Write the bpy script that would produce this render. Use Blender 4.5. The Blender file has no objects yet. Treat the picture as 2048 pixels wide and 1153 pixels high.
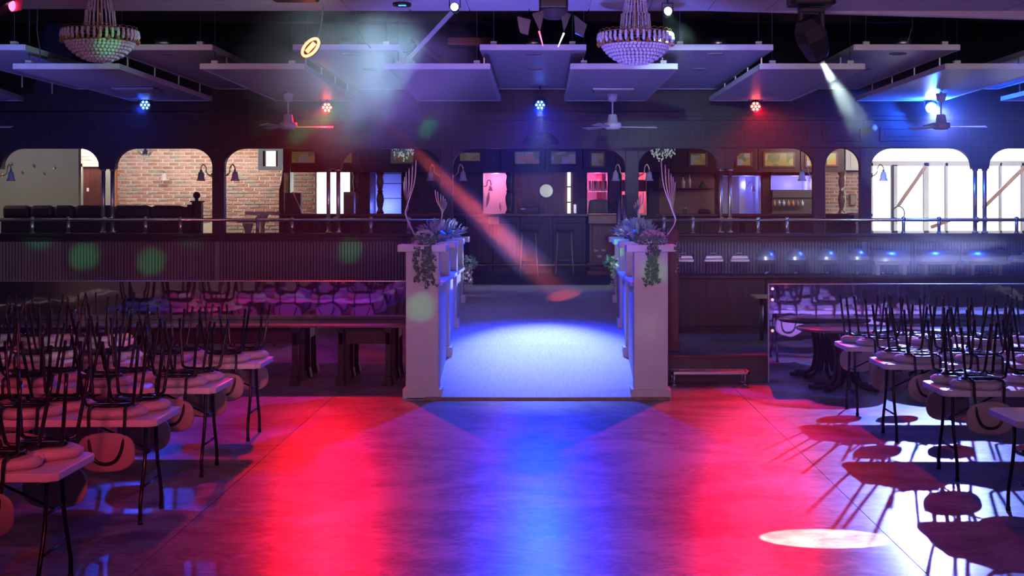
import bpy, bmesh, math, random
from mathutils import Vector, Matrix, Euler
from mathutils import noise as mnoise
R = random.Random(7)
PI = math.pi
S = bpy.context.scene
COL = S.collection
# ------------------------------------------------------------------ camera
F, VX, VY, CH = 2844.0, 1095.0, 417.0, 2.2          # focal length and vanishing point in a 2048 x 1153 frame, camera height
cam = bpy.data.cameras.new('camera'); cam_o = bpy.data.objects.new('camera', cam); COL.objects.link(cam_o)
cam.sensor_width = 36; cam.lens = 36 * F / 2048
cam.shift_x = (1024 - VX) / 2048; cam.shift_y = (VY - 576.5) / 2048
cam_o.location = (0, 0, CH); cam_o.rotation_euler = (PI / 2, 0, 0)
cam.clip_start = .1; cam.clip_end = 200
S.camera = cam_o
def px(x, y, Y): return Vector(((x - VX) * Y / F, Y, CH + (VY - y) * Y / F))
def PX(x, Y): return (x - VX) * Y / F
def PZ(y, Y): return CH + (VY - y) * Y / F
# ------------------------------------------------------------------ world, exposure
W = bpy.data.worlds.new('world'); S.world = W; W.use_nodes = True
W.node_tree.nodes['Background'].inputs[0].default_value = (.93, .97, 1, 1)
W.node_tree.nodes['Background'].inputs[1].default_value = 7.0
S.view_settings.view_transform = 'Standard'; S.view_settings.look = 'None'
S.view_settings.gamma = 1; S.view_settings.use_curve_mapping = False
S.view_settings.exposure = 0.0
S.cycles.max_bounces = 7; S.cycles.diffuse_bounces = 3; S.cycles.glossy_bounces = 4
S.cycles.transmission_bounces = 5; S.cycles.volume_bounces = 0; S.cycles.transparent_max_bounces = 8
S.cycles.sample_clamp_indirect = 3; S.cycles.caustics_reflective = False; S.cycles.caustics_refractive = False
# ------------------------------------------------------------------ lights
def lamp(kind, name, loc, to, color, power, radius=.08, ang=60, blend=.3, size=None, spec=1.0):
    l = bpy.data.lights.new(name, kind); o = bpy.data.objects.new(name, l); COL.objects.link(o)
    o.location = loc; l.color = color; l.energy = power
    if to is not None:
        o.rotation_euler = (Vector(to) - Vector(loc)).to_track_quat('-Z', 'Y').to_euler()
    if kind == 'SPOT': l.spot_size = math.radians(ang); l.spot_blend = blend; l.shadow_soft_size = radius
    if kind == 'POINT': l.shadow_soft_size = radius
    if kind == 'AREA': l.shape = 'RECTANGLE'; l.size, l.size_y = size
    l.specular_factor = spec
    return o
def portal(loc, to, size):
    o = lamp('AREA', 'window_portal', loc, to, (1, 1, 1), 1, size=size); o.data.cycles.is_portal = True
PARY = 21.3
BLUE, RED = (.02, .07, 1), (1, .004, .012)
PARS = [  # x px, y px, colour, watts, name words
    (290, 210, BLUE, 260, 'blue stage lamp with seven diodes under the far left ceiling panel'),
    (654, 215, RED, 1700, 'red stage lamp glowing above the white fan left of the middle'),
    (1080, 210, (.004, .035, 1), 1300, 'blue stage lamp hanging over the middle of the ramp'),
    (1511, 213, RED, 2100, 'red stage lamp under the panel right of the middle'),
    (1862, 215, (.16, .22, 1), 7600, 'glaring blue white stage lamp beside the right fan')]
for x, y, c, p, _ in PARS:
    q = px(x, y, PARY) + Vector((0, -.18, -.02))
    if c is RED: lamp('SPOT', 'par_light', q, (q.x * .9, 13.6, 0), c, p * .95, .035, 50, .6)
    elif p > 5000: lamp('SPOT', 'par_light', q, (q.x * .92, 13.5, 0), c, p, .035, 60, .8)
    else: lamp('SPOT', 'par_light', q, (q.x * .93, 15.8, 0), c, p * (2 if 1000 < p < 1500 else 1.15), .035, 76, .8)
    lamp('POINT', 'par_spill_light', q + Vector((0, -.08, 0)), None, c if p < 5000 else (.01, .09, 1), .5 if p < 5000 else 260, .03, spec=.3)
# unseen spots: front washes, floor and wall dots, uplights and a side mist lamp
lamp('SPOT', 'front_fill_light', (-1.2, 1.0, 4.1), (-1.5, 19, 2.7), (1, .38, .56), 1150, .4, 34, .6, spec=.3)  # added mauve fill for surfaces facing the camera
lamp('SPOT', 'red_wash_light', (-1.0, 1.0, 4.1), (-4.2, 13, .6), (1, .07, .16), 1700, .2, 27, .8, spec=.4)
lamp('SPOT', 'front_fill_light', (4.5, 2.0, 4.1), (3, 19, 2.3), (.85, .38, .72), 620, .4, 42, .6, spec=.3)
lamp('SPOT', 'ramp_white_fill', px(1080, 212, PARY) + Vector((0, -.2, -.04)), (-.05, 18.2, .3), (.34, .47, 1), 2600, .03, 38, 1.0, spec=.2)  # second spot added beside the blue lamp to whiten the ramp
q = px(1645, 1078, 9.47); lamp('SPOT', 'floor_spot_light', (-3.0, 9.7, 4.1), (q.x, q.y, 0), (1, .85, .7), 12000, .01, 5.2, .12)
for gx, gy, gY, gp in ((170, 512, 21.9, 1500), (304, 522, 21.9, 1500), (700, 500, 21.9, 1200), (82, 470, 21.9, 800), (385, 470, 21.9, 600), (842, 613, 16.3, 650), (1228, 520, 20.5, 1200), (180, 95, 13.5, 900), (1308, 540, 16.3, 500)):
    q = px(gx, gy, gY); lamp('SPOT', 'green_dot_light', (.2, 8.0, 4.0), q, (.05, 1, .25), gp * (2.6 if gY > 20 else 1), .01, 1.9 if gY > 20 else 2.6, .8)
q = px(1296, 652, 16.3); lamp('SPOT', 'white_dot_light', (-.4, 8.0, 4.0), q, (.6, 1, .9), 160, .01, 2.6, .9)
for x in (-6.5, 0, 6.5): lamp('SPOT', 'panel_blue_fill', (x, 9.0, .4), (x * 1.3, 18.5, 5.2), (.13, .13, 1), 2000, .2, 42, .5, spec=.3)  # unseen uplights added to turn the hanging panels blue
lamp('SPOT', 'ceiling_pink_fill', (0, 3, .6), (0, 14.0, 4.4), (.8, .45, .85), 800, .3, 60, .8, spec=.3)  # unseen uplight added to brighten the white ceiling edge
lamp('SPOT', 'side_mist_light', (11.2, 20.6, 2.3), (0, 20.2, 1.35), (.46, .52, 1), 11000, .1, 15, .6)
# smoke beams
lamp('SPOT', 'orange_beam_light', px(624, 101, 14.0), px(1125, 590, 21.5), (1, .12, .01), 24000, .02, 3.4, 1.0)
lamp('SPOT', 'white_beam_light', px(1641, 120, 13.0), px(1765, 330, 21.5), (.7, 1, .95), 3200, .02, 5, .7)
lamp('SPOT', 'teal_beam_light', px(905, 20, 13.0), px(560, 200, 13.9), (.35, .72, .8), 290, .03, 62, .5)
lamp('SPOT', 'teal_beam_light', px(1338, 28, 13.0), px(1400, 300, 17), (.5, .85, .9), 600, .03, 36, .5)
# added lamps that colour the bar recesses, and unseen fill for lounge and bar
for x, y, Y, c, p in ((768, 415, 28.75, (.1, .16, 1), 26), (992, 360, 28.75, (1, .22, .5), 10), (1195, 360, 28.75, (1, .1, .35), 8),
                      (1270, 370, 28.75, (1, .1, .18), 12), (1490, 370, 28.75, (.12, .14, 1), 20), (1590, 370, 28.75, (.16, .14, .9), 12)):
    lamp('POINT', 'recess_fill_light', px(x, y, Y), None, c, p, .05, spec=.2)
lamp('AREA', 'lounge_fill_light', (-7.4, 28.6, 3.55), (-7.6, 29.95, 2.2), (1, .93, .84), 75, size=(3.5, .3))  # added area fill in place of daylight from an unseen window
lamp('AREA', 'lounge_fill_light', (-9.5, 29.6, 3.5), (-9.8, 29.95, 3.0), (1, .93, .84), 26, size=(1, .3))
lamp('AREA', 'lounge_fill_light', (-10, 24.5, 3.5), (-9.8, 27, 2.2), (1, .92, .82), 50, size=(1, .6))
lamp('AREA', 'bar_fill_light', (0.5, 24.6, 3.55), (0.5, 27, 2.2), (.95, .5, .4), 14, size=(9, .4))  # added fill for the bar and the rail posts
lamp('AREA', 'bar_fill_light', (6.0, 26.6, 3.55), (6.0, 29.5, 2.2), (1, .9, .85), 60, size=(2.5, .4))
lamp('AREA', 'end_room_fill', (9, 26.5, 3.5), (9, 29.9, 2), (1, .97, .93), 130, size=(3.5, .5))  # added fill that brightens the window frames from inside
lamp('AREA', 'stage_wall_fill', (-9, 0.5, 4.0), (-9, -3, 1.2), (1, .55, .7), 60, size=(5, .3))  # added so the wall reflected in the left mirror looks lit
portal((8.9, 30.05, 2.3), (8.9, 20, 2.3), (4.6, 2.6))
portal((-4.47, 30.05, 2.55), (-4.47, 20, 2.55), (1.0, 1.2))
# ------------------------------------------------------------------ materials
MATS = {}
def mat(name, col, rough=.5, metal=0, spec=.5, noise=0, nscale=8, emit=None, es=0, bump=0, bscale=40, trans=0, ior=1.45, alpha=1, stretch=None, coat=0):
    if name in MATS: return MATS[name]
    m = bpy.data.materials.new(name); m.use_nodes = True; nt = m.node_tree; b = nt.nodes['Principled BSDF']
    b.inputs['Base Color'].default_value = (*col, 1); b.inputs['Roughness'].default_value = rough
    b.inputs['Metallic'].default_value = metal; b.inputs['Specular IOR Level'].default_value = spec
    b.inputs['Transmission Weight'].default_value = trans; b.inputs['IOR'].default_value = ior; b.inputs['Alpha'].default_value = alpha
    b.inputs['Coat Weight'].default_value = coat
    if emit: b.inputs['Emission Color'].default_value = (*emit, 1); b.inputs['Emission Strength'].default_value = es
    if noise or bump:
        tc = nt.nodes.new('ShaderNodeTexCoord'); mp = nt.nodes.new('ShaderNodeMapping'); nt.links.new(tc.outputs['Object'], mp.inputs[0])
        if stretch: mp.inputs['Scale'].default_value = stretch
    if noise:
        n = nt.nodes.new('ShaderNodeTexNoise'); n.inputs['Scale'].default_value = nscale; n.inputs['Detail'].default_value = 5
        nt.links.new(mp.outputs[0], n.inputs['Vector'])
        r = nt.nodes.new('ShaderNodeValToRGB'); nt.links.new(n.outputs['Fac'], r.inputs[0])
        r.color_ramp.elements[0].position = .3; r.color_ramp.elements[1].position = .7
        r.color_ramp.elements[0].color = (*[c * (1 - noise) for c in col], 1)
        r.color_ramp.elements[1].color = (*[min(1, c * (1 + noise)) for c in col], 1)
        nt.links.new(r.outputs[0], b.inputs['Base Color'])
    if bump:
        n = nt.nodes.new('ShaderNodeTexNoise'); n.inputs['Scale'].default_value = bscale; n.inputs['Detail'].default_value = 4
        nt.links.new(mp.outputs[0], n.inputs['Vector'])
        bp = nt.nodes.new('ShaderNodeBump'); bp.inputs['Strength'].default_value = bump; bp.inputs['Distance'].default_value = .02
        nt.links.new(n.outputs['Fac'], bp.inputs['Height']); nt.links.new(bp.outputs[0], b.inputs['Normal'])
    MATS[name] = m; return m
M = dict(
    wood=mat('dark_mahogany', (.035, .018, .022), .42, noise=.35, nscale=3, stretch=(6, 6, .6), spec=.4),
    wood2=mat('red_mahogany', (.12, .035, .03), .35, noise=.3, nscale=3, stretch=(6, 6, .6)),
    woodl=mat('worn_wood', (.30, .17, .11), .3, noise=.25, nscale=4),
    black=mat('black_paint', (.012, .012, .014), .5),
    blackm=mat('black_tube', (.018, .018, .02), .22, metal=.3, spec=.7),
    plastic=mat('black_plastic', (.02, .02, .022), .4),
    white=mat('white_paint', (.72, .70, .70), .5, noise=.05, nscale=6),
    panel=mat('white_ceiling_panel', (.62, .62, .64), .38, noise=.04, nscale=1.2, stretch=(.3, 6, 1), spec=.6),
    ceilw=mat('white_ceiling_tile', (.66, .63, .63), .7, noise=.04, nscale=5),
    table=mat('white_plastic_tabletop', (.78, .76, .76), .35, bump=.05, bscale=90),
    cloth=mat('pale_seat_cloth', (.66, .60, .58), .85, bump=.5, bscale=25),
    backr=mat('beige_backrest', (.42, .33, .30), .45),
    chrome=mat('chrome', (.86, .74, .58), .30, metal=1),
    steel=mat('brushed_steel', (.55, .55, .57), .3, metal=1),
    brass=mat('aged_brass', (.62, .42, .2), .28, metal=1),
    copper=mat('copper_rod', (.72, .46, .36), .32, metal=1),
    brick0=mat('red_brick', (.42, .22, .17), .85, noise=.25, nscale=9, bump=.5),
    brick1=mat('pink_brick', (.50, .30, .25), .85, noise=.25, nscale=9, bump=.5),
    brick2=mat('grey_brick', (.34, .28, .25), .85, noise=.25, nscale=9, bump=.5),
    mortar=mat('mortar', (.66, .54, .45), .95, noise=.1, nscale=12, bump=.4),
    greyw=mat('grey_plaster', (.33, .31, .28), .9, noise=.04, nscale=3),
    bead=mat('beadboard_paint', (.30, .25, .28), .6, noise=.1, nscale=2),
    beadg=mat('beadboard_groove', (.02, .015, .02), .9),
    leather=mat('brown_leather', (.05, .03, .022), .32, bump=.2, bscale=14),
    glass=mat('clear_glass', (1, 1, 1), .02, trans=1),
    crystal=mat('crystal', (.9, .85, .88), .08, trans=.35, ior=1.6, spec=1),
    gold=mat('gold_trim', (.78, .42, .16), .25, metal=1),
    amber=mat('amber_crystal', (.7, .28, .08), .15, trans=.5, spec=1),
    shade=mat('frosted_glass_shade', (.72, .62, .62), .35, trans=.35, ior=1.3),
    carpet=mat('grey_mat', (.10, .12, .11), .95, noise=.2, nscale=20),
    upfloor=mat('upper_floor', (.08, .06, .07), .45, noise=.2, nscale=4),
    dish=mat('polished_dish', (.80, .80, .86), .34, metal=.85),
    leaf=mat('ivy_leaf', (.09, .16, .09), .55, noise=.3, nscale=9),
    lily=mat('lily_leaf', (.42, .46, .52), .5, noise=.3, nscale=9),
    floret=mat('cream_floret', (.72, .66, .56), .7, noise=.15, nscale=30),
    tilew=mat('white_tile', (.8, .8, .82), .3),
    dgrey=mat('dark_grey', (.06, .06, .065), .6, noise=.1),
    coffee=mat('brown_panel', (.22, .13, .11), .6, noise=.08),
    bottle=mat('amber_bottle', (.5, .28, .12), .1, spec=.8),
    bottleg=mat('green_bottle', (.04, .12, .08), .1, spec=.8),
    bottlew=mat('clear_bottle', (.6, .6, .66), .1, spec=1),
    paper=mat('paper', (.8, .76, .7), .8),
    hotw=mat('lit_white_lens', (1, 1, 1), .5, emit=(.9, .97, 1), es=14),
    hotr=mat('lit_red_diode', (1, .2, .2), .5, emit=(1, .12, .08), es=18),
    hotb=mat('lit_blue_diode', (.2, .3, 1), .5, emit=(.10, .26, 1), es=9),
    hotbw=mat('lit_blue_white_diode', (.6, .7, 1), .5, emit=(.5, .62, 1), es=160),
    hoto=mat('lit_orange_ring', (1, .4, .2), .5, emit=(1, .17, .05), es=5),
    pinkl=mat('lit_pink_lens', (1, .3, .5), .5, emit=(1, .12, .3), es=4),
    tiny=mat('lit_blue_dot', (.1, .3, 1), .5, emit=(.05, .4, 1), es=1.2),
    disc=mat('glowing_clock_face', (.8, .85, .82), .5, emit=(.75, .88, .84), es=.42),  # face given a weak glow of its own
)
def floor_mat():
    m = mat('polished_concrete', (.3, .3, .3), .3, spec=.4); nt = m.node_tree; b = nt.nodes['Principled BSDF']; L = nt.links; N = nt.nodes.new
    tc = N('ShaderNodeTexCoord')
    n1 = N('ShaderNodeTexNoise'); n1.inputs['Scale'].default_value = .9; n1.inputs['Detail'].default_value = 7; n1.inputs['Distortion'].default_value = 1.6
    L.new(tc.outputs['Object'], n1.inputs['Vector'])
    mp = N('ShaderNodeMapping'); mp.inputs['Scale'].default_value = (.8, 1.3, 1); mp.inputs['Rotation'].default_value = (0, 0, .6)
    L.new(tc.outputs['Object'], mp.inputs[0])
    n2 = N('ShaderNodeTexNoise'); n2.inputs['Scale'].default_value = 5; n2.inputs['Detail'].default_value = 10; n2.inputs['Roughness'].default_value = .72; n2.inputs['Distortion'].default_value = 1.8
    L.new(mp.outputs[0], n2.inputs['Vector'])
    mx = N('ShaderNodeMix'); mx.inputs[0].default_value = .55; L.new(n1.outputs['Fac'], mx.inputs[2]); L.new(n2.outputs['Fac'], mx.inputs[3])
    r = N('ShaderNodeValToRGB'); L.new(mx.outputs[0], r.inputs[0])
    r.color_ramp.elements[0].position = .42; r.color_ramp.elements[0].color = (.105, .10, .105, 1)
    r.color_ramp.elements[1].position = .575; r.color_ramp.elements[1].color = (.37, .355, .35, 1)
    L.new(r.outputs[0], b.inputs['Base Color'])
    mr = N('ShaderNodeMapRange'); L.new(n2.outputs['Fac'], mr.inputs[0]); mr.inputs[1].default_value = .3; mr.inputs[2].default_value = .7
    mr.inputs[3].default_value = .27; mr.inputs[4].default_value = .36; L.new(mr.outputs[0], b.inputs['Roughness'])
    bp = N('ShaderNodeBump'); bp.inputs['Strength'].default_value = .10; bp.inputs['Distance'].default_value = .003
    L.new(n2.outputs['Fac'], bp.inputs['Height']); L.new(bp.outputs[0], b.inputs['Normal'])
    return m
def mirror_mat():
    m = mat('mirror_sheet', (.62, .60, .62), .03, metal=1); nt = m.node_tree; b = nt.nodes['Principled BSDF']; L = nt.links; N = nt.nodes.new
    tc = N('ShaderNodeTexCoord'); n = N('ShaderNodeTexNoise'); n.inputs['Scale'].default_value = 2.4; n.inputs['Detail'].default_value = 2
    L.new(tc.outputs['Object'], n.inputs['Vector']); bp = N('ShaderNodeBump'); bp.inputs['Strength'].default_value = .16; bp.inputs['Distance'].default_value = .012
    L.new(n.outputs['Fac'], bp.inputs['Height']); L.new(bp.outputs[0], b.inputs['Normal']); return m
def ramp_mat():
    m = mat('pale_ramp_carpet', (.62, .62, .64), .85); nt = m.node_tree; b = nt.nodes['Principled BSDF']; L = nt.links; N = nt.nodes.new
    tc = N('ShaderNodeTexCoord'); w = N('ShaderNodeTexNoise'); w.inputs['Scale'].default_value = 30; w.inputs['Detail'].default_value = 6
    mp = N('ShaderNodeMapping'); mp.inputs['Scale'].default_value = (3, .25, 1); L.new(tc.outputs['Object'], mp.inputs[0]); L.new(mp.outputs[0], w.inputs['Vector'])
    r = N('ShaderNodeValToRGB'); L.new(w.outputs['Fac'], r.inputs[0]); r.color_ramp.elements[0].position = .3; r.color_ramp.elements[1].position = .7
    r.color_ramp.elements[0].color = (.52, .52, .54, 1); r.color_ramp.elements[1].color = (.68, .68, .70, 1); L.new(r.outputs[0], b.inputs['Base Color']); return m
def stained_mat():
    m = mat('stained_glass', (.3, .3, .2), .25); nt = m.node_tree; b = nt.nodes['Principled BSDF']; L = nt.links; N = nt.nodes.new
    tc = N('ShaderNodeTexCoord'); v = N('ShaderNodeTexVoronoi'); v.inputs['Scale'].default_value = 7; v.distance = 'CHEBYCHEV'
    L.new(tc.outputs['Object'], v.inputs['Vector']); r = N('ShaderNodeValToRGB'); r.color_ramp.interpolation = 'CONSTANT'
    s = N('ShaderNodeSeparateColor'); L.new(v.outputs['Color'], s.inputs[0]); L.new(s.outputs[0], r.inputs[0])
    cr = r.color_ramp; cr.elements[0].color = (.30, .27, .08, 1); cr.elements[1].position = .3; cr.elements[1].color = (.30, .34, .40, 1)
    for p, c in ((.5, (.16, .2, .09, 1)), (.68, (.45, .2, .06, 1)), (.8, (.36, .33, .14, 1))):
        e = cr.elements.new(p); e.color = c
    L.new(r.outputs[0], b.inputs['Base Color']); L.new(r.outputs[0], b.inputs['Emission Color']); b.inputs['Emission Strength'].default_value = .1
    return m
M['floor'] = floor_mat(); M['mirror'] = mirror_mat(); M['ramp'] = ramp_mat(); M['stained'] = stained_mat()
# ------------------------------------------------------------------ mesh builder
class MB:
    def __init__(s): s.v = []; s.f = []; s.sm = []
    def add(s, vs, fs, smooth=False):
        k = len(s.v); s.v += [tuple(v) for v in vs]; s.f += [tuple(i + k for i in f) for f in fs]; s.sm += [smooth] * len(fs); return s
    def box(s, x0, x1, y0, y1, z0, z1, m=None):
        vs = [Vector((x, y, z)) for x in (x0, x1) for y in (y0, y1) for z in (z0, z1)]
        if m is not None: vs = [m @ v for v in vs]
        return s.add(vs, [(0, 1, 3, 2), (4, 6, 7, 5), (0, 4, 5, 1), (2, 3, 7, 6), (0, 2, 6, 4), (1, 5, 7, 3)])
    def bar(s, a, b, w, h):
        a, b = Vector(a), Vector(b); d = b - a; q = d.to_track_quat('Z', 'Y').to_matrix().to_4x4()
        return s.box(-w / 2, w / 2, -h / 2, h / 2, 0, d.length, Matrix.Translation(a) @ q)
    def tube(s, pts, r, n=8, closed=False, caps=True):
        pts = [Vector(p) for p in pts]; N = len(pts); rings = []
        rs = r if isinstance(r, (list, tuple)) else [r] * N
        up = None
        for i, p in enumerate(pts):
            if closed: t = pts[(i + 1) % N] - pts[i - 1]
            else: t = pts[min(i + 1, N - 1)] - pts[max(i - 1, 0)]
            t.normalize()
            if up is None:
                up = Vector((0, 0, 1)) if abs(t.z) < .9 else Vector((1, 0, 0))
            u = (up - t * up.dot(t)); u = u.normalized() if u.length > 1e-6 else t.orthogonal().normalized()
            w = t.cross(u); up = u
            rings.append([p + (u * math.cos(2 * PI * k / n) + w * math.sin(2 * PI * k / n)) * rs[i] for k in range(n)])
        vs = [v for rg in rings for v in rg]; fs = []
        for i in range(N if closed else N - 1):
            j = (i + 1) % N
            for k in range(n): fs.append((i * n + k, i * n + (k + 1) % n, j * n + (k + 1) % n, j * n + k))
        s.add(vs, fs, True)
        if caps and not closed:
            k0 = len(s.v) - len(vs); s.f += [tuple(range(k0, k0 + n)), tuple(range(k0 + (N - 1) * n, k0 + N * n))]; s.sm += [False] * 2
        return s
    def cyl(s, a, b, r0, r1=None, n=16): return s.tube([a, b], [r0, r0 if r1 is None else r1], n)
    def lathe(s, prof, c=(0, 0, 0), n=20, m=None, smooth=True, wave=None):
        c = Vector(c); vs = []; K = len(prof)
        for i, (r, z) in enumerate(prof):
            for k in range(n):
                a = 2 * PI * k / n; rr = max(r, 1e-4)
                if wave and i >= K - wave[0]: rr *= 1 + wave[1] * math.cos(wave[2] * a)
                v = Vector((rr * math.cos(a), rr * math.sin(a), z)); vs.append((m @ v if m is not None else v) + c)
        fs = [(i * n + k, i * n + (k + 1) % n, (i + 1) * n + (k + 1) % n, (i + 1) * n + k) for i in range(K - 1) for k in range(n)]
        return s.add(vs, fs, smooth)
    def sph(s, c, r, n=8, k=5, sq=(1, 1, 1)):
        return s.lathe([(r * math.sin(PI * i / k) , r * sq[2] * -math.cos(PI * i / k)) for i in range(k + 1)], c, n, Matrix.Diagonal((sq[0], sq[1], 1)).to_3x3())
    def prism(s, poly, y0, y1):      # (x, z) outline extruded along y
        n = len(poly); vs = [(x, y0, z) for x, z in poly] + [(x, y1, z) for x, z in poly]
        return s.add(vs, [tuple(range(n)), tuple(range(2 * n - 1, n - 1, -1))] + [(i, (i + 1) % n, n + (i + 1) % n, n + i) for i in range(n)])
    def slab(s, poly, z0, z1):       # (x, y) outline extruded along z
        n = len(poly); vs = [(x, y, z0) for x, y in poly] + [(x, y, z1) for x, y in poly]
        return s.add(vs, [tuple(range(n)), tuple(range(2 * n - 1, n - 1, -1))] + [(i, (i + 1) % n, n + (i + 1) % n, n + i) for i in range(n)])
    def mesh(s, name, m):
        me = bpy.data.meshes.new(name); me.from_pydata(s.v, [], s.f); me.update()
        bm = bmesh.new(); bm.from_mesh(me); bmesh.ops.recalc_face_normals(bm, faces=bm.faces); bm.to_mesh(me); bm.free()
        me.polygons.foreach_set('use_smooth', s.sm); me.materials.append(m); return me
    def build(s, name, m, parent=None, loc=None, bevel=0):
        o = bpy.data.objects.new(name, s.mesh(name, m)); COL.objects.link(o)
        if parent is not None: o.parent = parent
        if loc is not None: o.location = loc
        if bevel:
            b = o.modifiers.new('bevel', 'BEVEL'); b.width = bevel; b.segments = 2; b.limit_method = 'ANGLE'
        return o
    def at(s, o):                    # shift into local coordinates of a point
        o = Vector(o); s.v = [tuple(Vector(v) - o) for v in s.v]; return s
def thing(name, label, cat, loc=(0, 0, 0), rz=0, group=None):
    o = bpy.data.objects.new(name, None); COL.objects.link(o); o.location = loc; o.rotation_euler = (0, 0, rz)
    o.empty_display_size = .05; o['label'] = label; o['category'] = cat
    if group: o['group'] = group
    return o
def part(t, name, mb, m, bevel=0, label=None, world=True, kind=None):   # world-coordinate builder placed under a thing
    if world:
        p = t; loc = Vector((0, 0, 0))
        while p is not None: loc += p.location; p = p.parent
        mb.at(loc)
    o = mb.build(name, m, t, bevel=bevel)
    if label: o['label'] = label
    if kind: o['kind'] = kind
    return o
def tag(o, label, cat, group=None, kind=None):
    o['label'] = label; o['category'] = cat
    if group: o['group'] = group
    if kind: o['kind'] = kind
    return o
def struct(name, mb, m, label=None, cat=None, bevel=0):
    o = mb.build(name, m, bevel=bevel); o['kind'] = 'structure'; o['label'] = label or name.replace('_', ' '); o['category'] = cat or name.split('_')[0]; return o
def sroot(name, label, cat, loc=(0, 0, 0)):
    o = thing(name, label, cat, loc); o['kind'] = 'structure'; return o
def dup(root, loc=None, rz=None, label=None, group=None):
    def cp(o, p):
        c = o.copy(); COL.objects.link(c); c.parent = p
        for ch in kids(o): cp(ch, c)
        return c
    c = cp(root, None)
    if loc is not None: c.location = loc
    if rz is not None: c.rotation_euler = (0, 0, rz)
    if label: c['label'] = label
    if group: c['group'] = group
    return c
def kids(o): return list(o.children)
ORDS = ['first', 'second', 'third', 'fourth', 'fifth', 'sixth', 'seventh']
def arc(cx, cz, r, a0, a1, n=8): return [(cx + r * math.cos(math.radians(a0 + (a1 - a0) * i / n)), cz + r * math.sin(math.radians(a0 + (a1 - a0) * i / n))) for i in range(n + 1)]
def smooth_path(pts, n=4):
    pts = [Vector(p) for p in pts]; out = []
    for i in range(len(pts) - 1):
        p0 = pts[max(i - 1, 0)]; p1 = pts[i]; p2 = pts[i + 1]; p3 = pts[min(i + 2, len(pts) - 1)]
        for k in range(n):
            t = k / n; out.append(.5 * ((2 * p1) + (p2 - p0) * t + (2 * p0 - 5 * p1 + 4 * p2 - p3) * t * t + (3 * p1 - p0 - 3 * p2 + p3) * t ** 3))
    out.append(pts[-1]); return out

# ================================================================== SETTING
# floor in slabs with saw-cut joints
fl = sroot('floor', 'polished grey concrete floor streaked with coloured light', 'floor')
xs = [-12, -7.2, -2.5, 2.28, 7.0, 12]; ys = [-3, 3.2, 9.6, 14.2, 18.6, 22.3]
for i in range(5):
    for j in range(5):
        part(fl, 'slab', MB().box(xs[i] + .003, xs[i + 1] - .003, ys[j] + .002 if j > 2 else ys[j], ys[j + 1] - (.002 if j > 1 else 0), -.1, 0), M['floor'])
part(fl, 'subfloor', MB().box(-12, 12, -3, 22.3, -.2, -.008), M['dgrey'])
# hall shell
HC = 5.4
struct('wall_left', MB().box(-12.2, -12, -3, 31, 0, HC), M['greyw'], 'plain hall wall on the far left', 'wall')
struct('wall_right', MB().box(12, 12.2, -3, 31, 0, HC), M['greyw'], 'plain hall wall on the far right', 'wall')
struct('wall_front', MB().box(-12, 12, -3.2, -3, 0, HC), M['greyw'], 'hall wall behind the stage', 'wall')
struct('ceiling', MB().box(-12, 12, 14.4, 22.3, HC, HC + .1), M['black'], 'black open ceiling above the hanging panels', 'ceiling')
struct('ceiling_lounge', MB().box(-12, 12, 22.3, 31, 3.62, 3.7), M['dgrey'], 'low dark ceiling over the bar and lounge', 'ceiling')
# white lower ceiling over the dance floor with tiles
cz, cy = 4.20, 14.5
cf = sroot('ceiling_front', 'white tiled lower ceiling along the top edge', 'ceiling')
part(cf, 'deck', MB().box(-12, 12, -3, cy - .1, cz + .02, cz + .1), M['ceilw'])
for i in range(-10, 12):
    for j in range(3):
        part(cf, 'tile', MB().box(PX(1412, cy) + i * .6 + .005, PX(1412, cy) + (i + 1) * .6 - .005, cy - .7 - j * .6 + .005, cy - .1 - j * .6 - .005, cz, cz + .02), M['ceilw'])
tr = MB()
for a, b, za, zb in ((-12, -2.9, 4.16, 4.275), (-2.9, 0, 4.275, 4.26), (0, 12, 4.26, 3.92)):
    tr.prism([(a, za), (b, zb), (b, zb + .085), (a, za + .085)], cy - .1, cy)
part(cf, 'edge_trim', tr, M['white'])
struct('wall_above_panels', MB().box(-12, 12, cy, cy + .1, cz + .15, HC), M['black'], 'dark wall above the white ceiling edge', 'wall')
# dark duct beams in the open ceiling
db = sroot('ceiling_beam', 'dark beams crossing the open ceiling above the panels', 'beam')
for y, z in ((16.5, 4.75), (19.0, 4.7)): part(db, 'beam', MB().box(-12, 12, y, y + .25, z, z + .25), M['wood'])
part(db, 'duct', MB().box(PX(896, 18), PX(986, 18), 18, 18.3, PZ(90, 18), PZ(75, 18)), mat('orange_lit_duct', (.5, .15, .08), .5))  # orange light on this strip is put into its colour
# upper floor and platforms
struct('floor_upper', MB().box(-12, 12, 22.25, 31, .1, 1.0), M['upfloor'], 'raised dark floor of the bar and lounge', 'floor')
pl = sroot('platform_right', 'low dark platform along the right side behind the mirror', 'platform')
part(pl, 'deck', MB().box(1.45, 12, 18.05, 21.9, 0, .333), mat('platform_board', (.10, .085, .09), .5, noise=.15))
part(pl, 'nosing', MB().box(1.45, 12, 18.0, 18.08, .31, .34), M['wood2'])
pl2 = sroot('platform_left', 'low dark platform along the left side behind the mirror', 'platform')
part(pl2, 'deck', MB().box(-12, -1.7, 18.5, 21.9, 0, .333), M['upfloor'])
# ------------------------------------------------------------------ arcade at Y=22
AY, AT = 22.0, .16
ZT, ZH = PZ(297, AY), PZ(229, AY)          # arch crown, crown moulding
ZS = PZ(333, AY)                             # springing of the arches
ZL = PZ(467, AY)                             # ledge
ar = sroot('wall_arcade', 'dark mahogany arcade with rounded arches across the hall', 'arcade')
xc, rad = PX(1081.5, AY), 36.5 * AY / F
zb = PZ(288, AY) ; 
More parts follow.
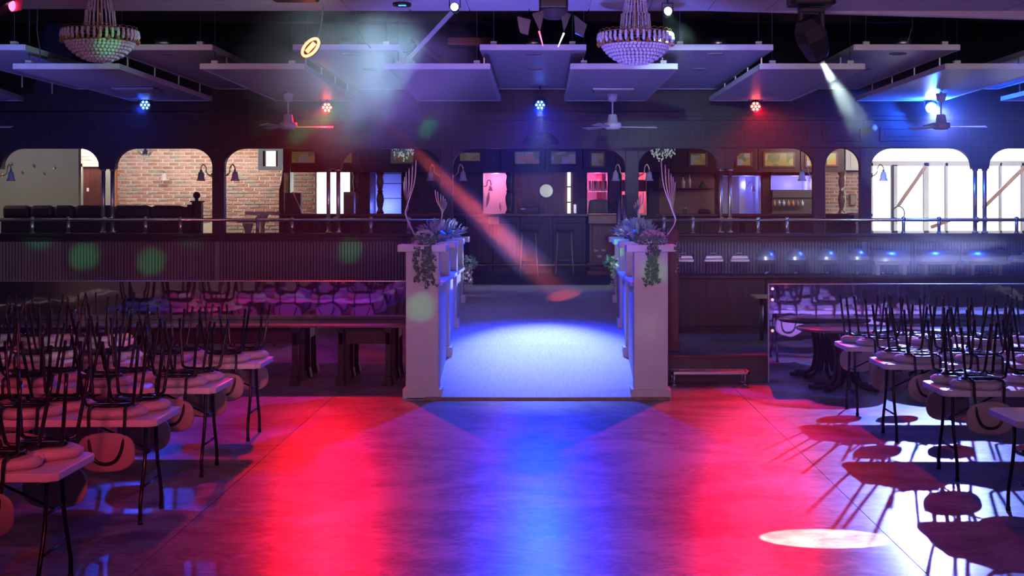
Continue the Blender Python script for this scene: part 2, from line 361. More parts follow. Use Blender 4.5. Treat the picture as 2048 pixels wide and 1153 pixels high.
# header: two halves around the round-topped fanlight opening
zr = PZ(289, AY); rz = 24 * AY / F
def ell(a0, a1, n=12): return [(xc + rad * math.cos(math.radians(a0 + (a1 - a0) * i / n)), zr + rz * math.sin(math.radians(a0 + (a1 - a0) * i / n))) for i in range(n + 1)]
part(ar, 'header', MB().prism([(-12, ZT), (xc, ZT), (xc, zr)] + [(xc - rad, zr)] + ell(180, 90) + [(xc, 4.7), (-12, 4.7)], AY, AY + AT)
     .prism([(12, ZT), (xc, ZT), (xc, zr), (xc + rad, zr)] + ell(0, 90) + [(xc, 4.7), (12, 4.7)], AY, AY + AT), M['wood'])
part(ar, 'fanlight_back', MB().box(xc - rad - .05, xc + rad + .05, AY + .1, AY + .15, zr - .02, zr + rz + .05), mat('dim_brick', (.10, .085, .07), .8, noise=.4, nscale=14, stretch=(1, 1, 3)))
part(ar, 'upper_header', MB().box(-12, 12, AY + .02, AY + AT + .02, 4.7, HC), M['black'])
part(ar, 'crown_moulding', MB().box(-12, 12, AY - .10, AY, ZH - .03, ZH + .03).box(-12, 12, AY - .06, AY, ZH - .09, ZH - .03).box(-12, 12, AY - .03, AY, ZT + .02, ZT + .06), M['wood'])
mo = 0
for x0, x1 in ((-10, 60), (95, 190), (220, 310), (330, 420), (470, 590), (645, 740), (780, 860), (925, 1000), (1150, 1235), (1300, 1385), (1410, 1495), (1530, 1620), (1645, 1725), (1760, 1900), (1930, 2060)):
    a, b, c, d = PX(x0, AY), PX(x1, AY), PZ(282, AY), PZ(254, AY); w = .035; y = AY
    part(ar, 'raised_panel', MB().box(a, b, y - .02, y, c, c + w).box(a, b, y - .02, y, d - w, d).box(a, a + w, y - .02, y, c + w, d - w).box(b - w, b, y - .02, y, c + w, d - w).box(a + .08, b - .08, y - .012, y, c + .07, d - .07), M['wood'])
ARCH = [(3, 197, 40), (230, 424, 42), (448, 648, 42), (683, 880, 44), (905, 1251, 46), (1277, 1435, 42), (1468, 1627, 42), (1651, 1721, 34), (1743, 1945, 44), (1979, 2170, 44)]
for x0, x1, r in ARCH:
    a, b = PX(x0, AY), PX(x1, AY); rr = r * AY / F; zz = ZT - (PZ(333, AY) - PZ(333, AY)); k = (ZT - ZS)
    # two quarter-round corner brackets
    for sx, xx in ((1, a), (-1, b)):
        pts = [(xx, ZT + .01)] + [(xx + sx * (rr - rr * math.cos(math.radians(t))), ZS + k * math.sin(math.radians(t))) for t in range(0, 91, 9)][::-1]
        pts = [(xx, ZT + .01), (xx + sx * rr, ZT + .01)] + [(xx + sx * (rr - rr * math.cos(math.radians(t))), ZS + (k - .0) * math.sin(math.radians(t))) for t in range(90, -1, -9)]
        part(ar, 'arch_bracket', MB().prism(pts, AY + .01, AY + AT - .01), M['wood'])
SOLID = [(424, 448), (880, 905), (1251, 1277), (1627, 1651), (1721, 1743)]
for x0, x1 in SOLID: part(ar, 'post', MB().box(PX(x0, AY), PX(x1, AY), AY, AY + AT, .3, ZT + .01), M['wood'], bevel=.008)
for x0, x1 in ((197, 230), (648, 683), (1435, 1468), (1945, 1979), (-35, 3)):
    a, b = PX(x0, AY), PX(x1, AY)
    part(ar, 'pendant', MB().box(a, b, AY, AY + AT, ZS - .01, ZT + .01).box(a + .01, b - .01, AY - .01, AY + AT + .01, ZS - .04, ZS - .01), M['wood'])
    if x0 < 0: continue
    for e in (.22, .78):
        x = a + (b - a) * e
        part(ar, 'chrome_pole', MB().cyl((x, AY + .06, ZL), (x, AY + .06, ZS - .04), .032, n=14).cyl((x, AY + .06, ZL), (x, AY + .06, ZL + .03), .05, n=14).cyl((x, AY + .06, ZS - .07), (x, AY + .06, ZS - .04), .045, n=14), M['chrome'])
# thin poles beside the centre opening
for x, yt in ((1237, 390), (1248, 390)):
    part(ar, 'chrome_pole', MB().cyl((PX(x, AY), AY - .1, 1.0), (PX(x, AY), AY - .1, PZ(yt, AY)), .035, n=14), M['chrome'])
# half walls with beadboard
for side, xa, xb in (('left', -12.0, PX(905, AY)), ('right', PX(1251, AY), 12.0)):
    hw = sroot('wall_beadboard_' + side, 'grooved dark half wall below the %s arches' % side, 'half wall')
    part(hw, 'backing', MB().box(xa, xb, AY - .03, AY + .12, .3, ZL - .06), M['beadg'])
    part(hw, 'ledge', MB().box(xa, xb, AY - .10, AY + .2, ZL - .05, ZL), M['wood'], bevel=.01)
    part(hw, 'frieze', MB().box(xa, xb, AY - .055, AY - .03, ZL - .13, ZL - .05), M['wood'])
    sl = MB(); p = 6.2 * AY / F; x = xa
    while x < xb: sl.box(x, x + p * .72, AY - .05, AY - .03, .3, ZL - .13); x += p
    part(hw, 'slat', sl, M['bead'], kind='stuff')
    part(hw, 'stile', MB().box(PX(433, AY), PX(441, AY), AY - .058, AY - .03, .3, ZL - .13) if side == 'left' else MB().box(PX(1722, AY), PX(1730, AY), AY - .058, AY - .03, .3, ZL - .13), M['bead'])
# chrome rails on the ledge
for side, xa, xb, posts in (('left', -12, PX(880, AY), (66, 138, 292, 362, 516, 585, 742, 818)), ('right', PX(1277, AY), 12, (1327, 1385, 1515, 1573, 1806, 1877, 2032))):
    t = thing('rail', 'chrome bar rail on short posts along the ledge under the %s arches' % side, 'rail', ((xa + xb) / 2, AY - .03, ZL))
    zr_ = PZ(440, AY)
    part(t, 'handrail', MB().cyl((xa, AY - .03, zr_), (xb, AY - .03, zr_), .026, n=12), M['chrome'])
    for x in posts:
        X = PX(x, AY)
        part(t, 'rail_post', MB().cyl((X, AY - .03, ZL), (X, AY - .03, zr_), .027, n=12).sph((X, AY - .03, zr_ + .012), .04, 12, 6).cyl((X, AY - .03, ZL), (X, AY - .03, ZL + .015), .04, n=12), M['chrome'])
    for x in ((210, 222, 656, 671) if side == 'left' else (1443, 1459, 1953, 1970)):
        part(t, 'rail_collar', MB().sph((PX(x, AY), AY - .0, zr_), .05, 12, 6), M['chrome'])
# ------------------------------------------------------------------ back wall, brick, lounge
BY = 30.0
bw = sroot('wall_back', 'back wall of the bar and lounge', 'wall')
def rectwall(x0, x1, z0, z1, m, name='panel', y=BY, d=.15): part(bw, name, MB().box(x0, x1, y, y + d, z0, z1), m)
wx0, wx1 = PX(630, BY), PX(701, BY)       # bright window behind the bar
wz0, wz1 = PZ(428, BY), PZ(336, BY)
rectwall(-12, wx0, 1, 3.62, M['mortar'], 'brick_backing'); rectwall(wx1, PX(1650, BY), 1, 3.62, M['dgrey'])
rectwall(wx0, wx1, 1, wz0, M['dgrey']); rectwall(wx0, wx1, wz1, 3.62, M['dgrey'])
rectwall(PX(1650, BY), PX(1742, BY), 1, 3.62, M['mortar'], 'brick_backing')
bricks = []
for v in range(6):
    w = .205 + .012 * (v % 3 - 1)
    bricks.append(MB().add([(x, y, z) for x, y, z in [(0, 0, 0), (w, 0, .002 * (v % 2)), (w, 0, .056), (0, 0, .055), (.008, -.018 - .004 * (v % 3), .006), (w - .008, -.02, .006), (w - .008, -.018 - .003 * (v % 2), .05), (.008, -.02, .05)]],
                [(0, 1, 5, 4), (1, 2, 6, 5), (2, 3, 7, 6), (3, 0, 4, 7), (4, 5, 6, 7)]).mesh('brick', M['brick%d' % (v % 3)]))
def lay_bricks(parent, x0, x1, z0, z1, limit=300):
    n = 0; z = z0; row = 0; rest = MB()
    while z < z1 - .03:
        x = x0 - (.12 if row % 2 else 0)
        while x < x1 - .02:
            vv = R.choice([0, 0, 1, 1, 1, 4, 3, 0, 2, 5])
            if x >= x0 - .001 and x + .22 <= x1 + .01 and n < limit:
                o = bpy.data.objects.new('brick', bricks[vv]); COL.objects.link(o); o.parent = parent
                o.location = Vector((x, BY, z)) - parent.location; n += 1
            else:
                a, b = max(x, x0), min(x + .205, x1)
                if b - a > .02: rest.box(a, b, BY - .018, BY, z, z + .055)
            x += .225
        z += .075; row += 1
    if rest.v: part(parent, 'cut_brick', rest, M['brick0'], kind='stuff')
lay_bricks(bw, PX(158, BY), PX(200, BY), PZ(328, BY), PZ(296, BY) + .0)
lay_bricks(bw, PX(232, BY), PX(428, BY), PZ(445, BY), PZ(294, BY), 190)
lay_bricks(bw, PX(446, BY), PX(628, BY), PZ(466, BY), PZ(294, BY), 170)
lay_bricks(bw, PX(1650, BY), PX(1724, BY), PZ(430, BY), PZ(330, BY))
# grey side wall piece and door
gw = struct('wall_lounge', MB().box(-12, PX(157, 27.5), 27.5, 27.65, 1, 3.62), M['greyw'], 'grey plaster wall at the left end of the lounge', 'wall')
for i, (x, y) in enumerate(((25, 330), (46, 347), (69, 334), (89, 349), (110, 337))):
    tag(MB().cyl((0, 0, 0), (0, -.07, 0), .012, n=8).cyl((0, -.07, .0), (0, -.07, .05), .012, n=8).build('coat_hook', M['steel'], loc=px(x, y, 27.5)), 'small metal coat hook on the grey lounge wall, %s from the left' % ORDS[i], 'hook', 'coat hooks on the grey wall')
d = sroot('door_1', 'dark red door in a grey frame at the end of the lounge', 'door')
part(d, 'door_frame', MB().box(PX(157, 29.9), PX(168, 29.9), 29.8, 29.95, 1, PZ(328, 29.9)).box(PX(157, 29.9), PX(232, 29.9), 29.8, 29.95, PZ(334, 29.9), PZ(328, 29.9)).box(PX(205, 29.9), PX(228, 29.9), 29.8, 29.95, 1, PZ(334, 29.9)), M['greyw'])
part(d, 'door_leaf', MB().box(PX(168, 29.9), PX(205, 29.9), 29.85, 29.93, 1, PZ(334, 29.9)), M['wood2'], bevel=.01)
part(d, 'notice', MB().box(PX(172.5, 29.8), PX(176.5, 29.8), 29.83, 29.85, PZ(383, 29.8), PZ(376, 29.8)), M['paper'])
struct('trim_1', MB().box(PX(228, 29.9), PX(232.5, 29.9), 29.85, 29.99, 1, 3.6), mat('orange_wood', (.55, .22, .1), .5), 'orange wooden trim beside the brick wall', 'trim')
# bright window behind the bar
wn = sroot('window_1', 'bright narrow window behind the bar left of the blue recess', 'window')
part(wn, 'window_frame', MB().box(wx0, wx0 + .03, BY + .02, BY + .1, wz0, wz1).box(PX(676, BY), PX(680, BY), BY + .02, BY + .1, wz0, wz1).box(wx1 - .02, wx1, BY + .02, BY + .1, wz0, wz1), M['white'])
part(wn, 'pane', MB().box(wx0, wx1, BY + .05, BY + .055, wz0, wz1), M['glass'])
# bright glazed end at the right
ge = sroot('window_2', 'wide glazed front with white frames and diagonal braces, full of daylight', 'window')
gz0, gz1 = 1.0, 3.62
def fr(x0, x1, y0=None, y1=None, Y=29.9, m='white', nm='window_frame'):
    za = gz0 if y1 is None else PZ(y1, Y); zt = gz1 if y0 is None else PZ(y0, Y)
    part(ge, nm, MB().box(PX(x0, Y), PX(x1, Y), Y, Y + .1, za, zt), M[m])
for a, b in ((1742, 1746), (1848, 1858), (1891, 1896), (2000, 2004), (2044, 2052)): fr(a, b, 326)
fr(1783, 1788, 330, m='dgrey'); fr(1788, 1795, 330)
fr(1742, 2120, 322, 332); fr(1742, 2120, 462, 470)
for a, b, Y in (((1851, 333), (1796, 412), 29.3), ((2052, 332), (1966, 416), 29.0), ((1862, 455), (1900, 440), 29.3)):
    part(ge, 'diagonal_brace', MB().bar(px(*a, Y), px(*b, Y), .07, .07), M['woodl'])
part(ge, 'pane', MB().box(PX(1742, 30), 12, 30.0, 30.006, gz0, gz1), M['glass'])
tb = thing('ring_door_pull', 'black round ring on the glazed front', 'door pull', px(1797, 427, 29.7))
part(tb, 'ring', MB().tube([px(1797 + 12 * math.cos(a), 427 + 14 * math.sin(a), 29.7) for a in [2 * PI * i / 20 for i in range(20)]], .012, 8, closed=True).cyl(px(1785, 427, 29.7), px(1785, 427, 29.9), .02), M['black'])
# bright end-room white ground outside
struct('ground_outside', MB().box(-14, 20, 30.2, 60, .8, .95), mat('pale_paving', (.7, .7, .68), .9, noise=.05), 'pale paving outside the windows', 'ground')

# ================================================================== RAMP
RX0, RX1, RY0, RY1 = -1.62, 1.36, 16.32, 22.25
def rz_(y): return max(.035, .035 + (y - RY0) * (1.0 - .035) / (RY1 - RY0))
rm = sroot('floor_ramp', 'pale carpeted ramp rising between the white balustrades', 'ramp')
mb = MB(); NX, NY = 60, 110
for j in range(NY + 1):
    for i in range(NX + 1):
        x = RX0 + .25 + (RX1 - RX0 - .5) * i / NX if True else 0; y = RY0 + (RY1 - RY0) * j / NY
        z = rz_(y) + .004 * mnoise.noise(Vector((x * 1.5, y * .8, 0)))
        # seams and wrinkles of the sheet
        z += .010 * math.exp(-((y - 18.62 - .01 * math.sin(x * 9)) / .03) ** 2) + .008 * math.exp(-((y - 16.62) / .03) ** 2) * (abs(x) > .2)
        z += .012 * math.exp(-((y - 16.4 - .35 * (x - .3)) / .05) ** 2) * (1 if x > .3 else 0) + .007 * math.exp(-((y - 17.3 - .9 * (x + .6)) / .04) ** 2) * (1 if -.7 < x < -.1 else 0)
        mb.v.append((x, y, z))
for j in range(NY):
    for i in range(NX): a = j * (NX + 1) + i; mb.f.append((a, a + 1, a + NX + 2, a + NX + 1)); mb.sm.append(True)
part(rm, 'carpet', mb, M['ramp'])
mb = MB(); mb.add([(x, y, z) for x in (RX0, RX1) for y, z in ((RY0, -.0), (RY0, .02), (RY1, .985), (RY1, 0))], [(0, 1, 2, 3), (7, 6, 5, 4), (0, 4, 5, 1), (1, 5, 6, 2), (2, 6, 7, 3), (3, 7, 4, 0)])
part(rm, 'ramp_body', mb, M['white'])
part(rm, 'front_strip', MB().box(PX(850, 16.3), PX(1340, 16.3), 16.26, 16.32, 0, .035), M['woodl'])
# dark mats on the upper floor
for i, (x0, x1, y0, y1, lab) in enumerate(((-1.15, -.72, 22.3, 24.0, 'grey floor mat at the left top of the ramp'), (.9, 1.6, 22.3, 23.9, 'grey floor mat at the right top of the ramp'))):
    tag(MB().slab([(x0, y0), (x1, y0), (x1 - .15, y1), (x0, y1)], 0, .012).build('floor_mat', M['carpet'], loc=(0, 0, 1.0)), lab, 'mat')
# balustrades
PYS = [(16.35, 16.60), (18.05, 18.28), (19.55, 19.78), (21.05, 21.28)]
def balustrade(side, xin, xout, label):
    s = 1 if xout > xin else -1
    t = thing('ramp_balustrade', label, 'balustrade', (xin, 16.35, 0))
    for i, (y0, y1) in enumerate(PYS):
        zb_ = rz_(y0) if i else 0.0
        a, b = min(xin, xout), max(xin, xout)
        p = part(t, 'pillar', MB().box(a, b, y0, y1, zb_, 1.70), M['white'], bevel=.006)
        part(p, 'cap', MB().box(a - .09, b + .09, y0 - .08, y1 + .1, 1.70, 1.78), M['white'], bevel=.008)
        part(p, 'skirting', MB().box(a - .035, b + .035, y0 - .03, y1 + .03, zb_ - (.02 if i else 0), zb_ + .12), M['white'], bevel=.006)
        if i < 3:
            ya, yb = y1, PYS[i + 1][0]; a2, b2 = min(xin + s * .03, xin + s * .24), max(xin + s * .03, xin + s * .24)
            mb = MB(); mb.add([(x, y, z) for x in (a2, b2) for y, z in ((ya, rz_(ya)), (ya, 1.29), (yb, 1.29), (yb, rz_(yb)))], [(0, 1, 2, 3), (7, 6, 5, 4), (0, 4, 5, 1), (1, 5, 6, 2), (2, 6, 7, 3), (3, 7, 4, 0)])
            part(t, 'infill_panel', mb, M['white'])
            part(t, 'ledge', MB().box(a2 - .06, b2 + .06, ya, yb, 1.29, 1.335), M['white'], bevel=.006)
    return t
balustrade('left', -1.25, -1.63, 'white painted balustrade of four pillars left of the ramp')
balustrade('right', .995, 1.385, 'white painted balustrade of four pillars right of the ramp')
# ------------------------------------------------------------------ flowers
lilies = []
for v in range(3):
    L_ = .10 + .018 * v; mb = MB(); n = 5
    vs = []; 
    for i in range(n + 1):
        t = i / n; w = .021 * math.sin(PI * min(1, t * .92 + .06)) * (1 + .2 * v); z = .035 * math.sin(t * 1.9) ; y = L_ * t
        vs += [(-w, y, z), (0, y, z - .008), (w, y, z)]
    fs = [];
    for i in range(n):
        k = i * 3; fs += [(k, k + 1, k + 4, k + 3), (k + 1, k + 2, k + 5, k + 4)]
    mb.add(vs, fs, True); lilies.append(mb.mesh('leaf', M['lily']))
def lily_clump(c, r, n, label):
    t = thing('lily_bunch', label, 'flowers', c)
    for i in range(int(n * 2)):
        a = R.uniform(0, 2 * PI); e = R.uniform(.0, 1.45); d = Vector((math.cos(a) * math.cos(e), math.sin(a) * math.cos(e), math.sin(e)))
        o = bpy.data.objects.new('leaf', R.choice(lilies)); COL.objects.link(o); o.parent = t
        o.location = Vector((d.x * r * .72, d.y * r * .9, d.z * r * .62 + .02)); q = d.to_track_quat('Y', 'Z'); o.rotation_euler = (q @ Euler((R.uniform(-.3, .3), R.uniform(-.8, .8), 0)).to_quaternion()).to_euler()
    mb = MB(); mb.sph((0, 0, .05), r * .6, 10, 6, (1, 1.3, .75)); part(t, 'foliage', mb, M['leaf'], world=False, kind='stuff')
def floret_mesh(mb, c, s):
    n = 5; q = Euler((R.uniform(-1, 1), R.uniform(-1, 1), R.uniform(0, 6))).to_matrix()
    for k in range(n):
        a = 2 * PI * k / n; p = [Vector((0, 0, 0)), Vector((math.cos(a - .5) * s * .7, math.sin(a - .5) * s * .7, .15 * s)), Vector((math.cos(a) * s, math.sin(a) * s, .3 * s)), Vector((math.cos(a + .5) * s * .7, math.sin(a + .5) * s * .7, .15 * s))]
        mb.add([Vector(c) + q @ x for x in p], [(0, 1, 2, 3)])
def ivy_leaf(mb, c, s):
    q = Euler((PI / 2 + R.uniform(-.5, .5), R.uniform(-.7, .7), R.uniform(-.5, .5))).to_matrix()
    o = [(0, 0), (.35, .28), (.9, .1), (.55, -.35), (.25, -.9), (0, -1.15), (-.25, -.9), (-.55, -.35), (-.9, .1), (-.35, .28)]
    vs = [Vector(c) + q @ Vector((x * s, y * s, .15 * s * abs(x))) for x, y in o]
    mb.add([Vector(c) + q @ Vector((0, -.3 * s, .1 * s))] + vs, [(0, i + 1, (i + 1) % 10 + 1) for i in range(10)])
def front_bouquet(c, rx, lab, strands, pink):
    t = thing('flower_bouquet', lab, 'flowers', c)
    fm = MB(); lm = MB()
    for i in range(150):
        a = R.uniform(0, 2 * PI); e = R.uniform(-.2, PI / 2); d = Vector((math.cos(a) * math.cos(e) * rx, math.sin(a) * math.cos(e) * .09, math.sin(e) * .13))
        floret_mesh(fm, d + Vector((0, 0, .03)), .022)
    for i in range(30): ivy_leaf(lm, (R.uniform(-rx, rx), -.08 + R.uniform(-.03, .03), R.uniform(-.02, .1)), .035)
    stem = MB()
    for x0, zl, fl_ in strands:
        path = [Vector((x0, -.06, .02)), Vector((x0, -.20, -.02))]; z = -.02; x = x0
        while z > -zl: z -= .035; x += R.uniform(-.012, .012); path.append(Vector((x, -.20 - .01 * math.sin(z * 20), z)))
        stem.tube(path, .004, 5)
        for p in path[1:]:
            for k in range(2): ivy_leaf(lm, p + Vector((R.uniform(-.04, .04), -.012, R.uniform(-.02, .02))), R.uniform(.022, .034))
            if R.random() < fl_: floret_mesh(fm, p + Vector((R.uniform(-.03, .03), -.03, 0)), .02)
    m_f = mat('pink_floret', (.66, .46, .42), .7, noise=.15, nscale=30) if pink else M['floret']
    part(t, 'floret', fm, m_f, world=False, kind='stuff'); part(t, 'foliage', lm, M['leaf'], world=False, kind='stuff'); part(t, 'vine', stem, M['leaf'], world=False)
front_bouquet((PX(848, 16.4), 16.45, 1.78), .13, 'cream blossom bunch with trailing ivy on the front left pillar', ((-.07, .38, .1), (.02, .45, .3), (.09, .43, .2), (.05, .3, .1)), False)
front_bouquet((PX(1306, 16.4), 16.45, 1.78), .16, 'pink blossom bunch with trailing ivy on the front right pillar', ((-.07, .43, .25), (.0, .4, .1), (.05, .43, .1), (.27, .32, .7)), True)
for cx_, cy_, r, n, lab in ((-1.42, 18.1, .24, 34, 'silvery lily leaves between the first two left pillars'), (-1.42, 19.65, .22, 26, 'bluish lily leaves behind the second left pillar'), (-1.42, 21.15, .2, 22, 'lily leaves near the last left pillar'),
                            (1.18, 18.1, .26, 36, 'silvery lily leaves between the first two right pillars'), (1.18, 19.65, .22, 26, 'bluish lily leaves behind the second right pillar'), (1.18, 21.15, .2, 22, 'lily leaves near the last right pillar')):
    lily_clump((cx_, cy_, 1.78), r, n, lab)
for sx, xx, lab in ((1, -1.13, 'small cream flowers drooping beside the last left pillar'), (-1, .93, 'small flowers drooping beside the last right pillar')):
    t = thing('drooping_flowers', lab, 'flowers', (xx - sx * .05, 21.0, 1.42)); fm = MB(); lm = MB()
    for i in range(110): floret_mesh(fm, (R.uniform(-.05, .07) , R.uniform(-.08, .05), R.uniform(-.38, .08)), .024)
    for i in range(20): ivy_leaf(lm, (R.uniform(-.04, .14) * sx, R.uniform(-.1, 0), R.uniform(-.1, .1)), .04)
    part(t, 'floret', fm, M['floret'], world=False, kind='stuff'); part(t, 'foliage', lm, M['leaf'], world=False, kind='stuff')
# copper fan sculptures
def rods(Y, base, mid, neck, tips, label, r=.0075):
    t = thing('metal_sculpture', label, 'sculpture', px(*base, Y))
    for i, tp in enumerate(tips):
        o = (i - len(tips) / 2) * .8
        c1 = ((neck[0] + tp[0]) / 2 + (tp[0] - neck[0]) * .28, (neck[1] + tp[1]) / 2)
        part(t, 'rod', MB().tube(smooth_path([px(base[0] + o * .4, base[1], Y), px(mid[0] + o * .3, mid[1], Y + .01 * i), px(neck[0] + o * .5, neck[1], Y + .015 * i), px(c1[0], c1[1], Y + .03 * i), px(tp[0], tp[1], Y + .03 * i)], 5), r, 8), M['copper'])
rods(16.45, (829, 469), (812, 432), (815, 413), [(832, 320), (825, 328), (818, 337), (812, 344), (809, 354), (807, 363)], 'tall copper sculpture of curved rods on the front left pillar')
rods(18.1, (872, 482), (880, 452), (885, 425), [(870, 380), (875, 383), (881, 388), (886, 392), (890, 398), (893, 404)], 'small copper sculpture of rods behind the front left pillar')
rods(16.45, (1335, 472), (1351, 445), (1345, 420), [(1322, 322), (1330, 330), (1337, 338), (1342, 347), (1346, 354), (1350, 364)], 'tall copper sculpture of curved rods on the front right pillar')
rods(18.1, (1292, 482), (1281, 452), (1277, 425), [(1287, 385), (1281, 390), (1278, 394), (1275, 400), (1271, 405), (1268, 411)], 'small copper sculpture of rods behind the front right pillar')

# ================================================================== MIRRORS
t = thing('mirror_partition', 'long mirrored partition behind the dark tables on the left', 'mirror', (-6, 18.42, 0))
for a, b in ((-12, -6.66), (-6.65, -4.23), (-4.22, -1.64)): part(t, 'mirror_sheet', MB().box(a, b, 18.40, 18.42, 0, 1.25), M['mirror'])
part(t, 'frame', MB().box(-12, -1.64, 18.395, 18.46, 1.25, 1.262), M['steel']); part(t, 'backing', MB().box(-12, -1.64, 18.42, 18.46, 0, 1.25), M['wood'])
t = thing('mirror_partition', 'mirrored partition behind the round tables on the right', 'mirror', (6, 18.0, 0))
for a, b in ((2.80, 5.86), (5.87, 9), (9.01, 12)): part(t, 'mirror_sheet', MB().box(a, b, 17.96, 17.98, 0, 1.235), M['mirror'])
part(t, 'frame', MB().box(2.795, 12, 17.955, 18.0, 1.235, 1.247).box(2.785, 2.80, 17.955, 18.0, 0, 1.247), M['steel']); part(t, 'backing', MB().box(2.80, 12, 17.98, 18.0, 0, 1.235), M['wood'])
for y in (566 + 12, 588 + 12, 650 + 12): part(t, 'fixing', MB().cyl(px(1545, y, 17.95), px(1545, y, 17.96), .02), M['chrome'])
# dark rectangular tables
def dark_table(x0, x1, label):
    t = thing('dark_table', label, 'table', ((x0 + x1) / 2, 17.95, 0), group='dark tables along the left mirror')
    part(t, 'tabletop', MB().box(x0, x1, 17.52, 18.36, .725, .755), mat('dark_tabletop', (.16, .13, .15), .2, noise=.15, nscale=3, spec=1), bevel=.006)
    part(t, 'modesty_panel', MB().box(x0 + .3, x1 - .3, 17.92, 17.96, .49, .68), M['wood'])
    for x in (x0 + .28, x1 - .28):
        part(t, 'leg', MB().box(x - .035, x + .035, 17.66, 17.72, .05, .70).box(x - .035, x + .035, 18.15, 18.21, .05, .70).box(x - .03, x + .03, 17.66, 18.21, .5, .66).box(x - .05, x + .05, 17.58, 18.30, .69, .725)
             .prism([(x - .06, 0), (x + .06, 0), (x + .04, .12), (x - .04, .12)], 17.58, 17.74).prism([(x - .06, 0), (x + .06, 0), (x + .04, .12), (x - .04, .12)], 18.14, 18.30), M['black'], bevel=.006)
e = [-1.70, -2.86 - 0, -5.2, -7.6]
dark_table(e[1] + .01, e[0], 'short dark table beside the front left pillar')
dark_table(e[2] + .01, e[1] - .0, 'long dark table second from the white pillar')
dark_table(e[3] + .01, e[2], 'long dark table at the left end of the mirror')
# round tables
def round_table(x, label, dm):
    t = thing('round_table', label, 'table', (x, 17.28, 0))
    part(t, 'tabletop', MB().lathe([(.0, .72), (.58, .72), (.60, .73), (.60, .75), (.585, .757), (0, .757)], (x, 17.28, 0), 40), dm)
    for k in range(8):
        a = PI * 2 * k / 8; c, s = math.cos(a), math.sin(a)
        pts = [(x + c * rr, 17.28 + s * rr, z) for rr, z in ((.26, .71), (.17, .62), (.13, .45), (.13, .22), (.17, .09), (.28, .035), (.45, .03))]
        part(t, 'leg', MB().tube(smooth_path(pts, 3), .026, 8), M['wood'])
round_table(PX(1692, 17.28), 'round dark table with blue sheen before the right mirror', mat('round_top_dark', (.14, .12, .14), .14, spec=.8))
round_table(PX(1897, 17.28), 'round dark table with red edge farther along the right mirror', mat('round_top_dark', (.14, .12, .14), .14, spec=.8))

# ================================================================== FOLDING TABLES AND CHAIRS
TW, TL = .72, 1.83
def make_table(label):
    t = thing('folding_table', label, 'table'); w, h = TW / 2, TL / 2
    c = .05; poly = [(-h + c, -w), (h - c, -w), (h, -w + c), (h, w - c), (h - c, w), (-h + c, w), (-h, w - c), (-h, -w + c)]
    part(t, 'tabletop', MB().slab(poly, .69, .74), M['table'], bevel=.008, world=False)
    for sx in (-1, 1):
        x = sx * (h - .13)
        for sy in (-1, 1):
            pts = [(x - sx * .0, sy * .13, .69), (x, sy * .135, .55), (x, sy * .17, .38), (x, sy * .26, .16), (x, sy * .27, .05), (x, sy * .27, 0)]
            part(t, 'leg', MB().tube(smooth_path(pts, 3), .014, 8).cyl((x, sy * .27, 0), (x, sy * .27, .03), .018, n=8), M['blackm'], world=False)
        part(t, 'crossbar', MB().cyl((x, -.225, .25), (x, .225, .25), .009, n=8).cyl((x, -.15, .47), (x, .15, .47), .009, n=8).cyl((x, 0, .47), (x - sx * .45, 0, .68), .008, n=6), M['blackm'], world=False)
        part(t, 'edge_clip', MB().box(x - .03, x + .03, -w - .004, -w + .02, .675, .69), M['plastic'], world=False)
    return t
